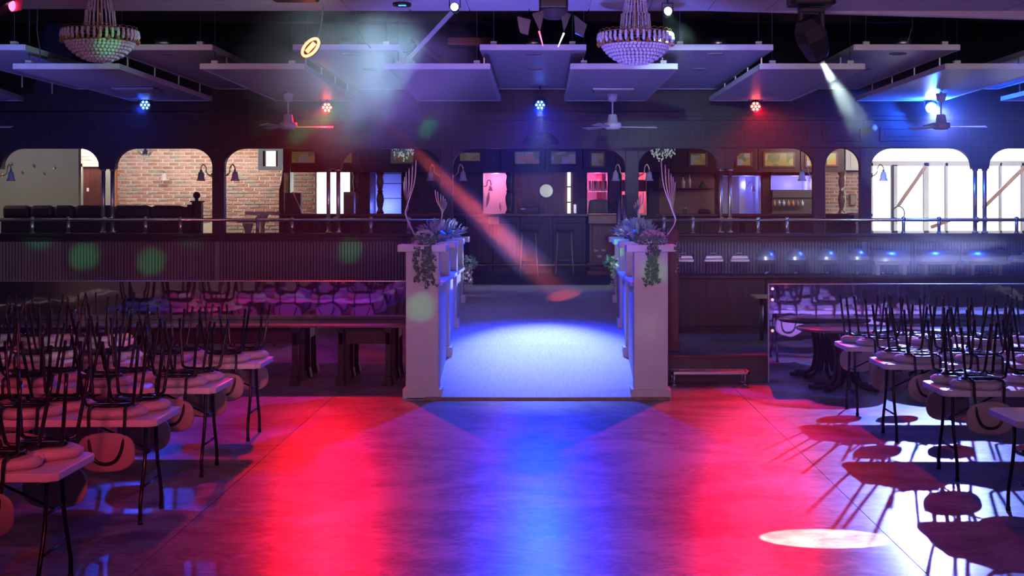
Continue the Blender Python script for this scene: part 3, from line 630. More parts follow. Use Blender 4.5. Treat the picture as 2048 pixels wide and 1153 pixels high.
def make_chair(label, var):
    r = random.Random(var)
    t = thing('cafe_chair', label, 'chair')
    # seat cover resting on the table
    mb = MB(); n = 28; K = 7
    prof = [(.10, .0), (.19, .0), (.222, .018), (.228, .04), (.205, .062), (.15, .058), (.0, .056)]
    vs = []
    for i, (rr, z) in enumerate(prof):
        for k in range(n):
            a = 2 * PI * k / n; q = 1 + (.06 * math.cos(4 * a) if rr > .1 else 0)
            w = mnoise.noise(Vector((math.cos(a) * 2, math.sin(a) * 2, var * 3.1 + i * .4))) * .018 * (rr > .15)
            vs.append((math.cos(a) * (rr * q + w), math.sin(a) * (rr * q + w), z + (abs(w) * .8 if z > .01 else 0)))
    mb.add(vs, [(i * n + k, i * n + (k + 1) % n, (i + 1) * n + (k + 1) % n, (i + 1) * n + k) for i in range(len(prof) - 1) for k in range(n)], True)
    c = part(t, 'seat_cover', mb, M['cloth'], world=False)
    k = r.uniform(0, 6.2); kn = (math.cos(k) * .2, math.sin(k) * .1 + .1)
    part(c, 'knot', MB().sph((kn[0], kn[1], .05), .035, 8, 5, (1.3, 1, .8)), M['cloth'], world=False)
    part(t, 'seat', MB().lathe([(0, .056), (.175, .056), (.178, .068), (.17, .072), (0, .072)], n=24), M['backr'], world=False)
    # frame ring under the seat and the back hoop
    part(t, 'seat_frame', MB().tube([(.13 * math.cos(a) , .13 * math.sin(a), .086) for a in [2 * PI * i / 16 for i in range(16)]], .011, 8, closed=True).box(-.15, .15, -.012, .012, .074, .09), M['blackm'], world=False)
    for sx in (-1, 1):
        for sy in (-1, 1):
            sp = 1 + r.uniform(-.05, .05)
            pts = [(sx * .05, sy * .11, .092), (sx * .12, sy * .125, .092), (sx * .155, sy * .135, .105), (sx * .168, sy * .145, .15), (sx * .21 * sp, sy * .19 * sp, .50)]
            part(t, 'leg', MB().tube(smooth_path(pts, 3), .0115, 8).sph((sx * .21 * sp, sy * .19 * sp, .502), .014, 8, 4), M['blackm'], world=False)
    pts = [(-.115, -.10, .085), (-.12, -.20, .075), (-.122, -.222, .03), (-.118, -.228, -.06), (-.108, -.250, -.18), (-.07, -.262, -.265), (0, -.266, -.29), (.07, -.262, -.265), (.108, -.250, -.18), (.118, -.228, -.06), (.122, -.222, .03), (.12, -.20, .075), (.115, -.10, .085)]
    part(t, 'back_hoop', MB().tube(smooth_path(pts, 3), .0115, 8), M['blackm'], world=False)
    mb = MB(); n = 28; vs = []
    for rr, y in ((.0, -.246), (.9, -.246), (.98, -.243), (1, -.235), (.98, -.227), (.9, -.224), (0, -.224)):
        for k in range(n):
            a = 2 * PI * k / n; ca, sa = math.cos(a), math.sin(a); e = .75
            vs.append((.195 * rr * math.copysign(abs(ca) ** e, ca), y + .02 * (ca * ca) * 0 - (.004 * rr), -.215 + .135 * rr * math.copysign(abs(sa) ** e, sa)))
    mb.add(vs, [(i * n + k, i * n + (k + 1) % n, (i + 1) * n + (k + 1) % n, (i + 1) * n + k) for i in range(6) for k in range(n)], True)
    part(t, 'backrest', mb, M['backr'], world=False)
    return t
chairs0 = [make_chair('x', v) for v in range(3)]; chair_used = [False] * 3
table0 = make_table('x'); table_used = [False]
ORD = ['first', 'second', 'third', 'fourth', 'fifth', 'sixth']
def place_table(xe, yc, side, tlabel, nch, rows, grp, rowword, skip=()):
    cx = xe - TL / 2 if side == 'l' else xe + TL / 2
    if not table_used[0]: t = table0; table_used[0] = True
    else: t = dup(table0)
    t.location = (cx, yc, 0); t['label'] = tlabel; t['group'] = grp
    for row in rows:
        for k in range(nch):
            if (row, k) in skip: continue
            v = R.randrange(3)
            x = (xe - .36 - .595 * k) if side == 'l' else (xe + .36 + .595 * k); x += R.uniform(-.03, .03) + (.1 if row == 'back' else 0) * (1 if side == 'l' else -1)
            y = yc - TW / 2 + .195 if row == 'front' else yc + TW / 2 - .195
            lab = 'upturned black chair, %s from aisle, %s side of the %s' % (ORD[k], 'near' if row == 'front' else 'far', rowword)
            if not chair_used[v]: c = chairs0[v]; chair_used[v] = True
            else: c = dup(chairs0[v])
            c.location = (x, y, .74); c.rotation_euler = (0, 0, (0 if row == 'front' else PI) + R.uniform(-.16, .16)); c['label'] = lab; c['group'] = 'upturned chairs on the %s tables' % ('left' if side == 'l' else 'right')
LG, RG = 'white folding tables on the left', 'white folding tables on the right'
fb = ('front', 'back')
LEFT = [(-2.70, 8.17, 'nearest left table', 2), (-2.70, 10.15, 'second left table', 2), (-2.70, 11.90, 'third left table', 3), (-2.70, 13.70, 'fourth left table', 3)]
for xe, y, w, n in LEFT:
    place_table(xe, y, 'l', 'white folding table with upturned chairs, %s row from the camera on the left' % w.split()[0], n, fb, LG, w)
place_table(-2.70 - TL - .01, 13.70, 'l', 'white folding table beyond the fourth left table, away from aisle', 3, fb, LG, 'outer fourth left table')
place_table(-2.70 - TL - .01, 11.90, 'l', 'white folding table beyond the third left table, away from aisle', 1, fb, LG, 'outer third left table')
place_table(-4.60, 15.62, 'l', 'white folding table farthest back on the left, set away from aisle', 3, fb, LG, 'farthest left table')
RIGHT = [(3.22, 10.07, 'nearest right table', 2), (3.17, 11.72, 'second right table', 2), (3.15, 13.63, 'third right table', 3), (3.15, 15.32, 'fourth right table', 3)]
for xe, y, w, n in RIGHT:
    sk = {('front', 0), ('back', 0)} if w.startswith('nearest') else {('front', 1), } if w.startswith('second') else ()
    place_table(xe, y, 'r', 'white folding table with upturned chairs, %s row from the camera on the right' % w.split()[0], n, fb, RG, w, sk)
place_table(3.15 + TL + .01, 15.32, 'r', 'white folding table beyond the fourth right table, away from aisle', 1, fb, RG, 'outer fourth right table')
# low metal step
t = thing('metal_step', 'low metal grate step before the right platform', 'step', (PX(1420, 17.75), 17.75, 0))
x0, x1 = PX(1342, 17.6), PX(1500, 17.6)
part(t, 'frame', MB().box(x0, x1, 17.58, 17.61, .145, .175).box(x0, x1, 17.90, 17.93, .145, .175).box(x0, x0 + .03, 17.58, 17.93, .145, .175).box(x1 - .03, x1, 17.58, 17.93, .145, .175), M['steel'])
g = MB(); k = 0
while x0 + .05 + k * .036 < x1 - .04: g.box(x0 + .04 + k * .036, x0 + .062 + k * .036, 17.61, 17.90, .16, .172); k += 1
part(t, 'grate', g, M['steel'], kind='stuff')
for x in (x0 + .04, x1 - .06):
    for y in (17.60, 17.91): part(t, 'leg', MB().cyl((x, y, 0), (x, y, .15), .014, n=8).cyl((x, y, 0), (x, y, .02), .03, n=10), M['steel'])
# dark post and shelf behind the right pillar
tag(MB().box(-.07, .07, -.07, .07, 0, 1.6).box(-.085, .085, -.085, .085, 0, .12).build('wooden_post', M['wood2'], loc=(PX(1346, 18.6), 18.6, .333), bevel=.01), 'slim dark red wooden post just right of the front right pillar', 'post')
t = thing('small_table', 'small red lit tabletop showing beside the right mirror edge', 'table', (PX(1545, 20), 20, .333))
part(t, 'tabletop', MB().box(PX(1508, 20), PX(1508, 20) + .8, 19.8, 20.4, .94, .965), M['woodl']); part(t, 'leg', MB().cyl((PX(1525, 20), 20.1, .333), (PX(1525, 20), 20.1, .94), .03), M['black'])
# ------------------------------------------------------------------ buffet counter and chafing dishes
CY0, CY1 = 21.15, 21.9; CZ = PZ(552, CY0)
t = thing('buffet_counter', 'long dark buffet counter below the right half wall', 'counter', (6, 21.5, .333))
part(t, 'countertop', MB().box(PX(1350, 21.2), 12, CY0 - .05, CY1, CZ - .04, CZ), M['wood'], bevel=.008)
for i in range(8):
    a = PX(1350, 21.2) + .05 + i * 1.3
    part(t, 'front_panel', MB().box(a, a + 1.29, CY0, CY0 + .03, .44, CZ - .04), M['wood'], bevel=.01)
part(t, 'plinth', MB().box(PX(1350, 21.2) + .05, 12, CY0 + .06, CY1, .333, .44), M['black'])
def chafer(xp, w, kind, label):
    Y = 21.5; X = PX(xp, Y); W_ = w * Y / F / 2
    t = thing('chafing_dish', label, 'chafing dish', (X, Y, CZ), group='chafing dishes on the buffet counter')
    if kind == 'tray':
        zt = PZ(524, Y)
        part(t, 'water_pan', MB().box(X - W_, X + W_, Y - .13, Y + .13, zt, zt + .045), M['dish'], bevel=.01)
        part(t, 'lid', MB().prism([(X - W_ * .95, zt + .045), (X + W_ * .95, zt + .045), (X + W_ * .8, zt + .10), (X - W_ * .8, zt + .10)], Y - .12, Y + .12), M['dish'], bevel=.01)
        part(t, 'handle', MB().tube([(X - .04, Y - .02, zt + .10), (X - .04, Y - .02, zt + .13), (X + .04, Y - .02, zt + .13), (X + .04, Y - .02, zt + .10)], .006, 6), M['chrome'])
    elif kind == 'dome':
        zt = PZ(523, Y)
        part(t, 'water_pan', MB().lathe([(0, zt - .05), (W_ * .85, zt - .04), (W_ * .97, zt + .02), (W_, zt + .03), (0, zt + .03)], (X, Y, 0), 28), M['dish'])
        part(t, 'lid', MB().lathe([(W_ * math.cos(a), zt + .03 + W_ * 1.02 * math.sin(a)) for a in [PI / 2 * i / 8 for i in range(9)]], (X, Y, 0), 28), M['dish'])
        part(t, 'burner', MB().cyl((X, Y, CZ), (X, Y, CZ + .05), .04), M['steel'])
    else:
        zt = PZ(522, Y)
        n = 10; pr = [(Y + .17 * math.cos(PI * i / n), zt + .17 * math.sin(PI * i / n)) for i in range(n + 1)]
        mb = MB(); vs = [(X - W_, y, z) for y, z in pr] + [(X + W_, y, z) for y, z in pr]
        mb.add(vs, [(i, i + 1, n + 2 + i, n + 1 + i) for i in range(n)], True); mb.f += [tuple(range(n + 1)), tuple(range(n + 1, 2 * n + 2))]; mb.sm += [False, False]
        part(t, 'lid', mb, M['dish']); part(t, 'water_pan', MB().box(X - W_ * .95, X + W_ * .95, Y - .16, Y + .16, zt - .06, zt), M['dish'], bevel=.01)
        part(t, 'burner', MB().cyl((X - .1, Y, CZ), (X - .1, Y, CZ + .05), .04).cyl((X + .1, Y, CZ), (X + .1, Y, CZ + .05), .04), M['steel'])
    zl = (PZ(524, Y) if kind == 'tray' else zt - .02)
    for sx in (-1, 1):
        for sy in (-1, 1):
            x = X + sx * W_ * .72; y = Y + sy * .12; hw = .028 if kind == 'roll' else .004
            part(t, 'leg', MB().box(x - hw, x + hw, y - .008, y + .008, CZ, zl), M['dish'] if kind == 'roll' else M['dgrey'])
for a in ((1366, 40, 'tray', 'low covered serving pan nearest the right balustrade'), (1426, 38, 'tray', 'low covered serving pan, second from the right balustrade'), (1478, 38, 'tray', 'low covered serving pan beside the first dome'),
          (1532, 42, 'dome', 'round domed chafing dish, first in the line of domes'), (1591, 42, 'dome', 'round domed chafing dish, second in the line of domes'), (1654, 42, 'dome', 'round domed chafing dish, third in the line of domes'), (1716, 43, 'dome', 'round domed chafing dish beside the roll tops'),
          (1779, 73, 'roll', 'roll top chafing dish nearest the domed ones'), (1875, 74, 'roll', 'roll top chafing dish in the middle of the three'), (1968, 76, 'roll', 'roll top chafing dish farthest along the counter'), (2050, 60, 'tray', 'low serving pan at the far right end of the counter')):
    chafer(*a)

# ================================================================== BAR
bt = thing('bar_counter', 'long mahogany bar counter with brass foot rail', 'bar', (0, 26.3, 1.0))
ZB = PZ(430, 26)
xa, xb = PX(565, 26), PX(1742, 26)
part(bt, 'countertop', MB().box(xa, PX(1176, 26), 25.85, 26.75, ZB - .03, ZB + .02).box(PX(1320, 26), xb, 25.85, 26.75, ZB - .03, ZB + .02), M['wood2'], bevel=.01)
part(bt, 'end_top', MB().box(PX(1176, 25.8), PX(1240, 25.8), 25.6, 26.75, ZB - .0, ZB + .03), mat('pale_brass_top', (.5, .36, .22), .25, metal=.6), bevel=.01)  # end top in a lighter tone than the countertop
part(bt, 'apron', MB().box(PX(1176, 25.8), PX(1240, 25.8), 25.65, 26.7, PZ(448, 25.8), ZB), M['woodl'], bevel=.01)
for x0, x1 in ((565, 640), (641, 720), (721, 790), (791, 860), (861, 930), (931, 985), (986, 1040), (1041, 1105), (1106, 1172), (1178, 1238), (1322, 1400), (1401, 1480), (1481, 1560), (1561, 1640), (1641, 1742)):
    a, b = PX(x0, 26), PX(x1, 26)
    part(bt, 'front_panel', MB().box(a, b, 26.0, 26.06, 1.0, ZB - .03).box(a + .06, b - .06, 25.97, 26.0, 1.2, ZB - .15), M['wood' if x0 != 1178 else 'wood2'], bevel=.008)
part(bt, 'foot_rail', MB().cyl((PX(935, 25.7), 25.7, PZ(531, 25.7)), (PX(1240, 25.7), 25.7, PZ(531, 25.7)), .025, n=10), M['brass'])
part(bt, 'foot_board', MB().box(PX(1175, 25.8), PX(1235, 25.8), 25.7, 26.0, 1.0, 1.06).box(PX(1175, 25.8), PX(1235, 25.8), 25.75, 26.0, PZ(530, 25.8), PZ(527, 25.8)), M['woodl'])
for k, (x, y) in enumerate(((1192, 502), (1207, 501), (1199, 513))): part(bt, 'notice', MB().box(PX(x - 4, 25.95), PX(x + 4, 25.95), 25.94, 25.97, PZ(y + 2, 25.95), PZ(y - 2, 25.95)), M['paper'])
tag(MB().box(PX(985, 25.95) - .07, PX(985, 25.95) + .12, 25.93, 25.95, PZ(449, 25.95), PZ(432, 25.95)).build('hanging_cloth', M['paper']), 'small pale cloth hanging on the bar front above the orange beam', 'cloth')
def stool(x, label):
    Y = 25.2; X = PX(x, Y); t = thing('bar_stool', label, 'stool', (X, Y, 1.0), group='bar stools'); zt = PZ(462, Y)
    part(t, 'seat', MB().lathe([(0, zt - .03), (.17, zt - .03), (.18, zt), (.16, zt + .02), (0, zt + .025)], (X, Y, 0), 24), M['leather'])
    for sx in (-1, 1):
        for sy in (-1, 1): part(t, 'leg', MB().tube(smooth_path([(X + sx * .12, Y + sy * .12, zt - .03), (X + sx * .135, Y + sy * .135, zt - .4), (X + sx * .16, Y + sy * .16, 1.0)], 3), .013, 8), M['brass'])
    part(t, 'foot_ring', MB().tube([(X + .15 * math.cos(a), Y + .15 * math.sin(a), 1.28) for a in [2 * PI * i / 20 for i in range(20)]], .01, 6, closed=True), M['brass'])
stool(1058, 'brass legged bar stool, left of the two at the bar'); stool(1129, 'brass legged bar stool, right of the two at the bar')
# back bar with cabinets, columns and recesses
kb = thing('back_bar', 'tall mahogany back bar with stained glass cabinets and turned columns', 'bar cabinet', (0, 28.2, 1.0))
KY = 28.0; z0c, z1c = PZ(343, KY), 3.62
for x0, x1 in ((566, 640), (641, 718), (719, 770), (771, 850), (851, 905), (906, 1000), (1001, 1090), (1091, 1165), (1166, 1230), (1231, 1340), (1341, 1450), (1451, 1515), (1516, 1600), (1601, 1688)):
    part(kb, 'upper_cabinet', MB().box(PX(x0, KY), PX(x1, KY), KY, KY + .4, z0c, z1c), M['wood'], bevel=.01)
part(kb, 'cornice', MB().box(PX(566, KY), PX(1690, KY), KY - .04, KY, z0c - .02, z0c + .03), M['wood'])
for x0, x1, y0, y1, in ((584, 630, 304, 326), (682, 704, 304, 326), (782, 827, 304, 327), (920, 960, 306, 322), (1030, 1078, 304, 328), (1103, 1151, 304, 328), (1183, 1207, 307, 332), (1381, 1410, 308, 330), (1474, 1500, 307, 331), (1529, 1586, 307, 332), (1613, 1624, 312, 332), (1653, 1671, 307, 330)):
    f = part(kb, 'glass_frame', MB().box(PX(x0 - 4, KY), PX(x1 + 4, KY), KY - .03, KY, PZ(y1 + 4, KY), PZ(y0 - 4, KY)), M['wood2'] if x0 > 1160 else M['wood'], bevel=.008)
    part(f, 'pane', MB().box(PX(x0, KY), PX(x1, KY), KY - .036, KY - .03, PZ(y1, KY), PZ(y0, KY)), M['stained'])
def col_prof(z0, z1):
    h = z1 - z0; P = [(.075, 0), (.075, .07), (.055, .08), (.06, .10), (.045, .13), (.055, .2), (.075, .33), (.07, .42), (.045, .52), (.06, .535), (.06, .55), (.042, .57), (.06, .68), (.07, .78), (.05, .88), (.06, .9), (.06, .92), (.075, .93), (.075, 1.0)]
    return [(r, z0 + h * t) for r, t in P]
for x in (712, 760, 1018, 1438, 1684):
    part(kb, 'turned_column', MB().lathe(col_prof(PZ(430, KY), z0c), (PX(x, KY), KY + .02, 0), 18), mat('glossy_column', (.07, .035, .03), .2, spec=.7))
def closed(x0, x1, m='wood'): part(kb, 'back_panel', MB().box(PX(x0, KY), PX(x1, KY), KY + .25, KY + .3, 1, z0c), M[m], bevel=.005)
part(kb, 'base_cabinet', MB().box(PX(630, KY), PX(1690, KY), KY, KY + .5, 1.0, PZ(432, KY)), M['wood'])
for a in ((701, 735), (800, 905), (1146, 1175), (1216, 1245), (1295, 1320), (1432, 1446), (1525, 1546), (1628, 1650)): closed(*a)
closed(905, 965, 'wood'); closed(1016, 1028); closed(1043, 1146, 'wood2'); closed(1320, 1432, 'coffee')
part(kb, 'side_panel', MB().box(PX(566, KY), PX(580, KY), KY, KY + .4, 1, z0c), M['wood'])
closed(1028, 1043, 'brick2')
for k in range(11): part(kb, 'brick', MB().box(PX(1029, KY), PX(1042, KY), KY + .23, KY + .25, PZ(428 - 7.5 * k, KY), PZ(423 - 7.5 * k, KY)), M['brick0'])
def alcove(x0, x1, y0, y1, name, wall, extra=None):
    a, b, z0, z1 = PX(x0, KY), PX(x1, KY), PZ(y1, KY), PZ(y0, KY); Ya, Yb = KY + .25, KY + 1.2
    p = part(kb, name, MB().box(a - .03, a, Ya, Yb, z0, z1).box(b, b + .03, Ya, Yb, z0, z1).box(a, b, Ya, Yb, z0 - .03, z0).box(a, b, Ya, Yb, z1, z1 + .03).box(a - .03, b + .03, Yb, Yb + .03, z0 - .03, z1 + .03), M[wall])
    return p, a, b, z0, z1, Yb
p, a, b, z0, z1, Yb = alcove(737, 800, 344, 430, 'blue_recess', 'dgrey')
for i in range(3):
    zz = [z0, PZ(397, KY + 1), PZ(367, KY + 1), z1]; part(p, 'tile', MB().box(a, b, Yb - .02, Yb, zz[i] + .008, zz[i + 1] - .008), M['tilew'])
p, a, b, z0, z1, Yb = alcove(965, 1016, 346, 428, 'pink_recess', 'tilew')
p, a, b, z0, z1, Yb = alcove(1175, 1216, 345, 428, 'rose_recess', 'tilew')
part(p, 'arch_bracket', MB().box(PX(1194, 28.9), PX(1204, 28.9), 28.9, 28.95, z0, z1), M['wood2'])
p, a, b, z0, z1, Yb = alcove(1245, 1295, 345, 428, 'red_recess', 'tilew')
part(p, 'grey_cloth', MB().box(a, b, KY + .5, KY + .52, PZ(383, 28.5), PZ(360, 28.5)), M['dgrey'])
p, a, b, z0, z1, Yb = alcove(1446, 1525, 351, 428, 'blue_recess', 'tilew')
part(p, 'pale_column', MB().box(PX(1478, 28.8), PX(1490, 28.8), 28.75, 28.85, z0, z1), M['white'])
p, a, b, z0, z1, Yb = alcove(1546, 1626, 351, 380, 'violet_recess', 'tilew')
part(kb, 'bottle_rack', MB().box(PX(1546, KY), PX(1628, KY), KY + .1, KY + .3, PZ(430, KY), PZ(397, KY)).box(PX(1546, KY), PX(1628, KY), KY + .05, KY + .3, PZ(395, KY), PZ(380, KY)), M['dgrey'])
for x0, x1 in ((1446, 1525), (1546, 1628)): part(kb, 'red_lintel', MB().box(PX(x0, KY), PX(x1, KY), KY + .1, KY + .2, PZ(351, KY), z0c), M['wood2'])
# left part of the back bar: glazed wing and dark till
t = thing('round_clock', 'pale round clock face on the dark red bar wall', 'clock', px(1092.5, 382, KY + .22))
part(t, 'clock_face', MB().lathe([(0, 0), (.13, 0), (.13, .012), (0, .012)], px(1092.5, 382, KY + .22), 36, Matrix.Rotation(PI / 2, 3, 'X')), M['disc'])
part(t, 'rim', MB().tube([px(1092.5 + 13.4 * math.cos(a_), 382 + 13.4 * math.sin(a_), KY + .215) for a_ in [2 * PI * i / 32 for i in range(32)]], .008, 6, closed=True), M['black'])
t = thing('light_tube', 'bright upright light tube beside the round clock', 'lamp', px(1138, 428, KY + .2))
part(t, 'tube', MB().cyl(px(1138, 427, KY + .2), px(1138, 343, KY + .2), .03, n=12), mat('lit_tube', (1, 1, 1), .5, emit=(.75, 1, .85), es=3))
for y in (374, 405): part(t, 'collar', MB().cyl(px(1138, y + 1.5, KY + .2), px(1138, y - 1.5, KY + .2), .036, n=12), M['steel'])
# goods on the bar
def bottle_mb(h, r): return MB().lathe([(0, 0), (r, 0), (r, h * .55), (r * .9, h * .62), (r * .35, h * .75), (r * .33, h * .97), (r * .4, h), (0, h)], n=12)
def glass_mb(h, r): return MB().lathe([(0, 0), (r * .8, 0), (r * .82, .01), (r, h), (r * .9, h), (r * .7, .015), (0, .012)], n=12)
for i in range(7):
    m_ = [M['bottle'], M['dish'], M['bottlew'], M['bottle'], M['bottle'], M['woodl'], M['bottlew']][i]
    t = thing('bottle', ['amber', 'shiny metal', 'pale', 'brown glinting', 'golden', 'wooden topped', 'clear'][i] + ' small bottle in the dark rack, %s from its left end' % ORDS[i], 'bottle', px(1549 + i * 9.3, 412, KY + .0), group='bottles in the dark rack')
    part(t, 'glass_body', bottle_mb(.12, .028), m_, world=False)
    part(t, 'cap', MB().cyl((0, 0, .12), (0, 0, .13), .012, n=8), M['black'], world=False)
gs = None
for i in range(7):
    p_ = px(1180 + i * 5.2, 382.5, KY + .15); m_ = MB()
    tag(glass_mb(.20, .024).build('drinking_glass', M['bottlew'] if i % 2 else M['glass'], loc=p_), 'tall drinking glass on the rose recess shelf, %s from its left end' % ORDS[i], 'glass', 'glasses on the shelf in the rose recess')
tag(MB().box(PX(1175, KY), PX(1216, KY), KY + .02, KY + .24, PZ(384, KY), PZ(382.5, KY)).build('glass_shelf', M['steel']), 'thin shelf carrying tall glasses in the rose recess', 'shelf')
tag(MB().box(PX(1322, KY), PX(1428, KY), KY + .02, KY + .25, PZ(378, KY), PZ(376.5, KY)).build('wall_shelf', M['wood']), 'dark shelf on the brown panel holding bottles', 'shelf')
for x, h, r, m_, lab in ((1366, .22, .04, 'bottlew', 'pale bottle with tall neck on the brown panel shelf'), (1379, .28, .03, 'bottlew', 'slim clear bottle with dark cap on the brown panel shelf')):
    t = thing('bottle', lab, 'bottle', px(x, 376.5, KY + .12)); part(t, 'glass_body', bottle_mb(h, r), M[m_], world=False); part(t, 'cap', MB().cyl((0, 0, h), (0, 0, h + .03), r * .45, n=8), M['black'], world=False)
tag(MB().lathe([(.075, 0), (.02, .13), (0, .14)], n=4).build('pyramid_ornament', M['bottleg'], loc=px(1405, 376.5, KY + .12)), 'dark pyramid ornament on the brown panel shelf', 'ornament')
tag(MB().lathe([(0, 0), (.04, 0), (.035, .1), (.045, .11), (.02, .13), (0, .13)], n=14).build('metal_jug', M['dish'], loc=px(1370, 429, 26.3)), 'small shiny jug on the bar before the brown panel', 'jug')
t = thing('dark_bag', 'dark lumpy bag lying on the bar right of the jug', 'bag', px(1405, 429, 26.3)); part(t, 'body', MB().sph((0, 0, .05), .07, 12, 7, (1.3, 1, .8)).sph((.09, 0, .045), .06, 10, 6, (1.2, 1, .8)), M['plastic'], world=False)
t = thing('covered_machine', 'machine under a grey draped cloth on the bar below the glasses', 'machine', px(1197, 429, 26.5))
mb = MB(); vs = []; n = 24
for i, (k, z) in enumerate(((1.0, 0), (.98, .08), (.93, .2), (.85, .26), (.5, .275), (0, .28))):
    for j in range(n):
        a_ = 2 * PI * j / n; c_, s_ = math.cos(a_), math.sin(a_); w = 1 + .05 * math.sin(7 * a_) * (1 - i / 5)
        vs.append((.19 * k * w * math.copysign(abs(c_) ** .5, c_), .13 * k * w * math.copysign(abs(s_) ** .5, s_), z))
mb.add(vs, [(i * n + k, i * n + (k + 1) % n, (i + 1) * n + (k + 1) % n, (i + 1) * n + k) for i in range(5) for k in range(n)], True)
part(t, 'cloth', mb, mat('grey_cloth', (.2, .19, .19), .9, bump=.3), world=False)
tag(MB().box(-.045, .045, -.03, .03, 0, .2).build('grey_box', M['steel'], loc=px(1150, 429, 26.5), bevel=.02), 'small upright grey box on the bar right of the light tube', 'box')
t = thing('till', 'dark cash till with tilted screen on the left of the bar', 'till', px(590, 429, 26.4))
part(t, 'body', MB().box(-.18, .12, -.1, .1, 0, .40), M['plastic'], bevel=.02, world=False)
part(t, 'screen', MB().bar((-.02, -.12, .42), (.17, -.12, .0), .04, .02), M['steel'], world=False)
part(t, 'keypad', MB().bar((-.05, -.11, .38), (.10, -.11, .02), .10, .02), M['plastic'], world=False)
t = thing('service_cabinet', 'small grey cabinet before the bright window', 'cabinet', px(700, 429, 26.6))
part(t, 'body', MB().box(-.11, .09, -.1, .1, 0, .42), mat('mid_grey', (.25, .24, .22), .5), bevel=.01, world=False); part(t, 'door', MB().box(-.09, .07, -.11, -.1, .03, .36), mat('mid_grey2', (.15, .14, .13), .5), bevel=.01, world=False)
t = thing('till', 'low black till on the bar left of the round clock', 'till', px(1055, 429, 26.4)); part(t, 'body', MB().box(-.18, .22, -.1, .1, 0, .14), M['plastic'], bevel=.015, world=False); part(t, 'screen', MB().box(-.12, -.04, -.105, -.1, .09, .11), mat('lit_violet', (.3, .1, .6), .5, emit=(.35, .12, .6), es=.5), world=False)
# lantern box with window on the brick wall, S-bracket
t = thing('window_box', 'grey framed glass box lit from inside, hung against the brick wall', 'display box', px(540, 318, 28.3))
Y = 28.3
part(t, 'frame', MB().box(PX(516, Y), PX(564, Y), Y, Y + .3, PZ(340, Y), PZ(333, Y)).box(PX(516, Y), PX(564, Y), Y, Y + .3, PZ(302, Y), PZ(296, Y)).box(PX(516, Y), PX(526, Y), Y, Y + .3, PZ(333, Y), PZ(302, Y)).box(PX(555, Y), PX(564, Y), Y, Y + .3, PZ(333, Y), PZ(302, Y)), mat('glowing_grey_frame', (.5, .55, .58), .4, emit=(.6, .75, .8), es=.18), bevel=.008)  # frame given slight emission so it looks lit
for a_, b_ in ((526, 530), (552, 555)): part(t, 'inner_frame', MB().box(PX(a_, Y), PX(b_, Y), Y - .01, Y + .2, PZ(333, Y), PZ(302, Y)), M['black'])
part(t, 'hanger', MB().box(PX(538, Y), PX(542, Y), Y + .1, Y + .14, PZ(298, Y), 3.63), M['black'])
part(t, 'lit_pane', MB().box(PX(530, Y), PX(552, Y), Y + .1, Y + .12, PZ(333, Y), PZ(302, Y)), mat('lit_pane', (.8, .85, .8), .4, emit=(.9, .97, .9), es=1.0))
t = thing('glazed_screen', 'dark curved screen with coloured glass at the left end of the bar', 'screen', px(572, 430, 27.2)); Y = 27.2
part(t, 'frame', MB().prism([(PX(x, Y), PZ(y, Y)) for x, y in ((558, 542), (558, 380), (562, 366), (566, 340), (566, 298), (580, 298), (580, 542))], Y, Y + .08), M['wood'])
part(t, 'pane', MB().box(PX(568, Y), PX(577, Y), Y - .01, Y, PZ(420, Y), PZ(346, Y)), M['stained'])
# white cafe tables on the left upper floor
for x, y, w, lab in ((525, 424, 60, 'white round cafe table right of the brick pier'), (496, 440, 34, 'lower white table behind the rail')):
    Y = 25.5 if x > 500 else 24.6; t = thing('cafe_table', lab, 'table', (PX(x, Y), Y, 1.0)); zt = min(PZ(y, Y), 2.15); W_ = w / 2 * Y / F
    part(t, 'tabletop', MB().box(PX(x, Y) - W_, PX(x, Y) + W_, Y - .25, Y + .25, zt - .05, zt), M['white'], bevel=.01); part(t, 'pedestal', MB().lathe([(.16, 1.0), (.16, 1.02), (.04, 1.05), (.04, zt - .25), (.1, zt - .06)], (PX(x, Y), Y, 0), 16), M['white'])
t = thing('wall_picture', 'small pale picture in a light wooden frame on the right brick wall', 'picture', px(1706, 399, 29.9))
part(t, 'frame', MB().box(PX(1700, 29.9), PX(1712, 29.9), 29.88, 29.96, PZ(411, 29.9), PZ(388, 29.9)), M['woodl'], bevel=.01); part(t, 'print', MB().box(PX(1702, 29.9), PX(1710, 29.9), 29.87, 29.88, PZ(408, 29.9), PZ(391, 29.9)), M['greyw'])
t = thing('wall_cabinet', 'white wall cabinet with pale pane above the right brick wall', 'cabinet', px(1708, 341, 29.6)); Y = 29.6
part(t, 'body', MB().box(PX(1691, Y), PX(1730, Y), Y, Y + .38, PZ(341, Y), 3.61), M['white'], bevel=.01); part(t, 'pane', MB().box(PX(1701, Y), PX(1726, Y), Y - .012, Y, PZ(336, Y), PZ(303, Y)), M['paper'])
t = thing('white_bar_table', 'white topped table end beside the narrow arch', 'table', (PX(1712, 25.4), 25.4, 1.0)); Y = 25.4
part(t, 'tabletop', MB().box(PX(1702, Y), PX(1738, Y), Y - .2, Y + .2, PZ(431, Y), PZ(426, Y)), M['white'], bevel=.01); part(t, 'pedestal', MB().lathe([(.14, 1.0), (.14, 1.02), (.04, 1.05), (.04, PZ(450, Y)), (.08, PZ(431, Y))], (PX(1716, Y), Y, 0), 16), M['white'])
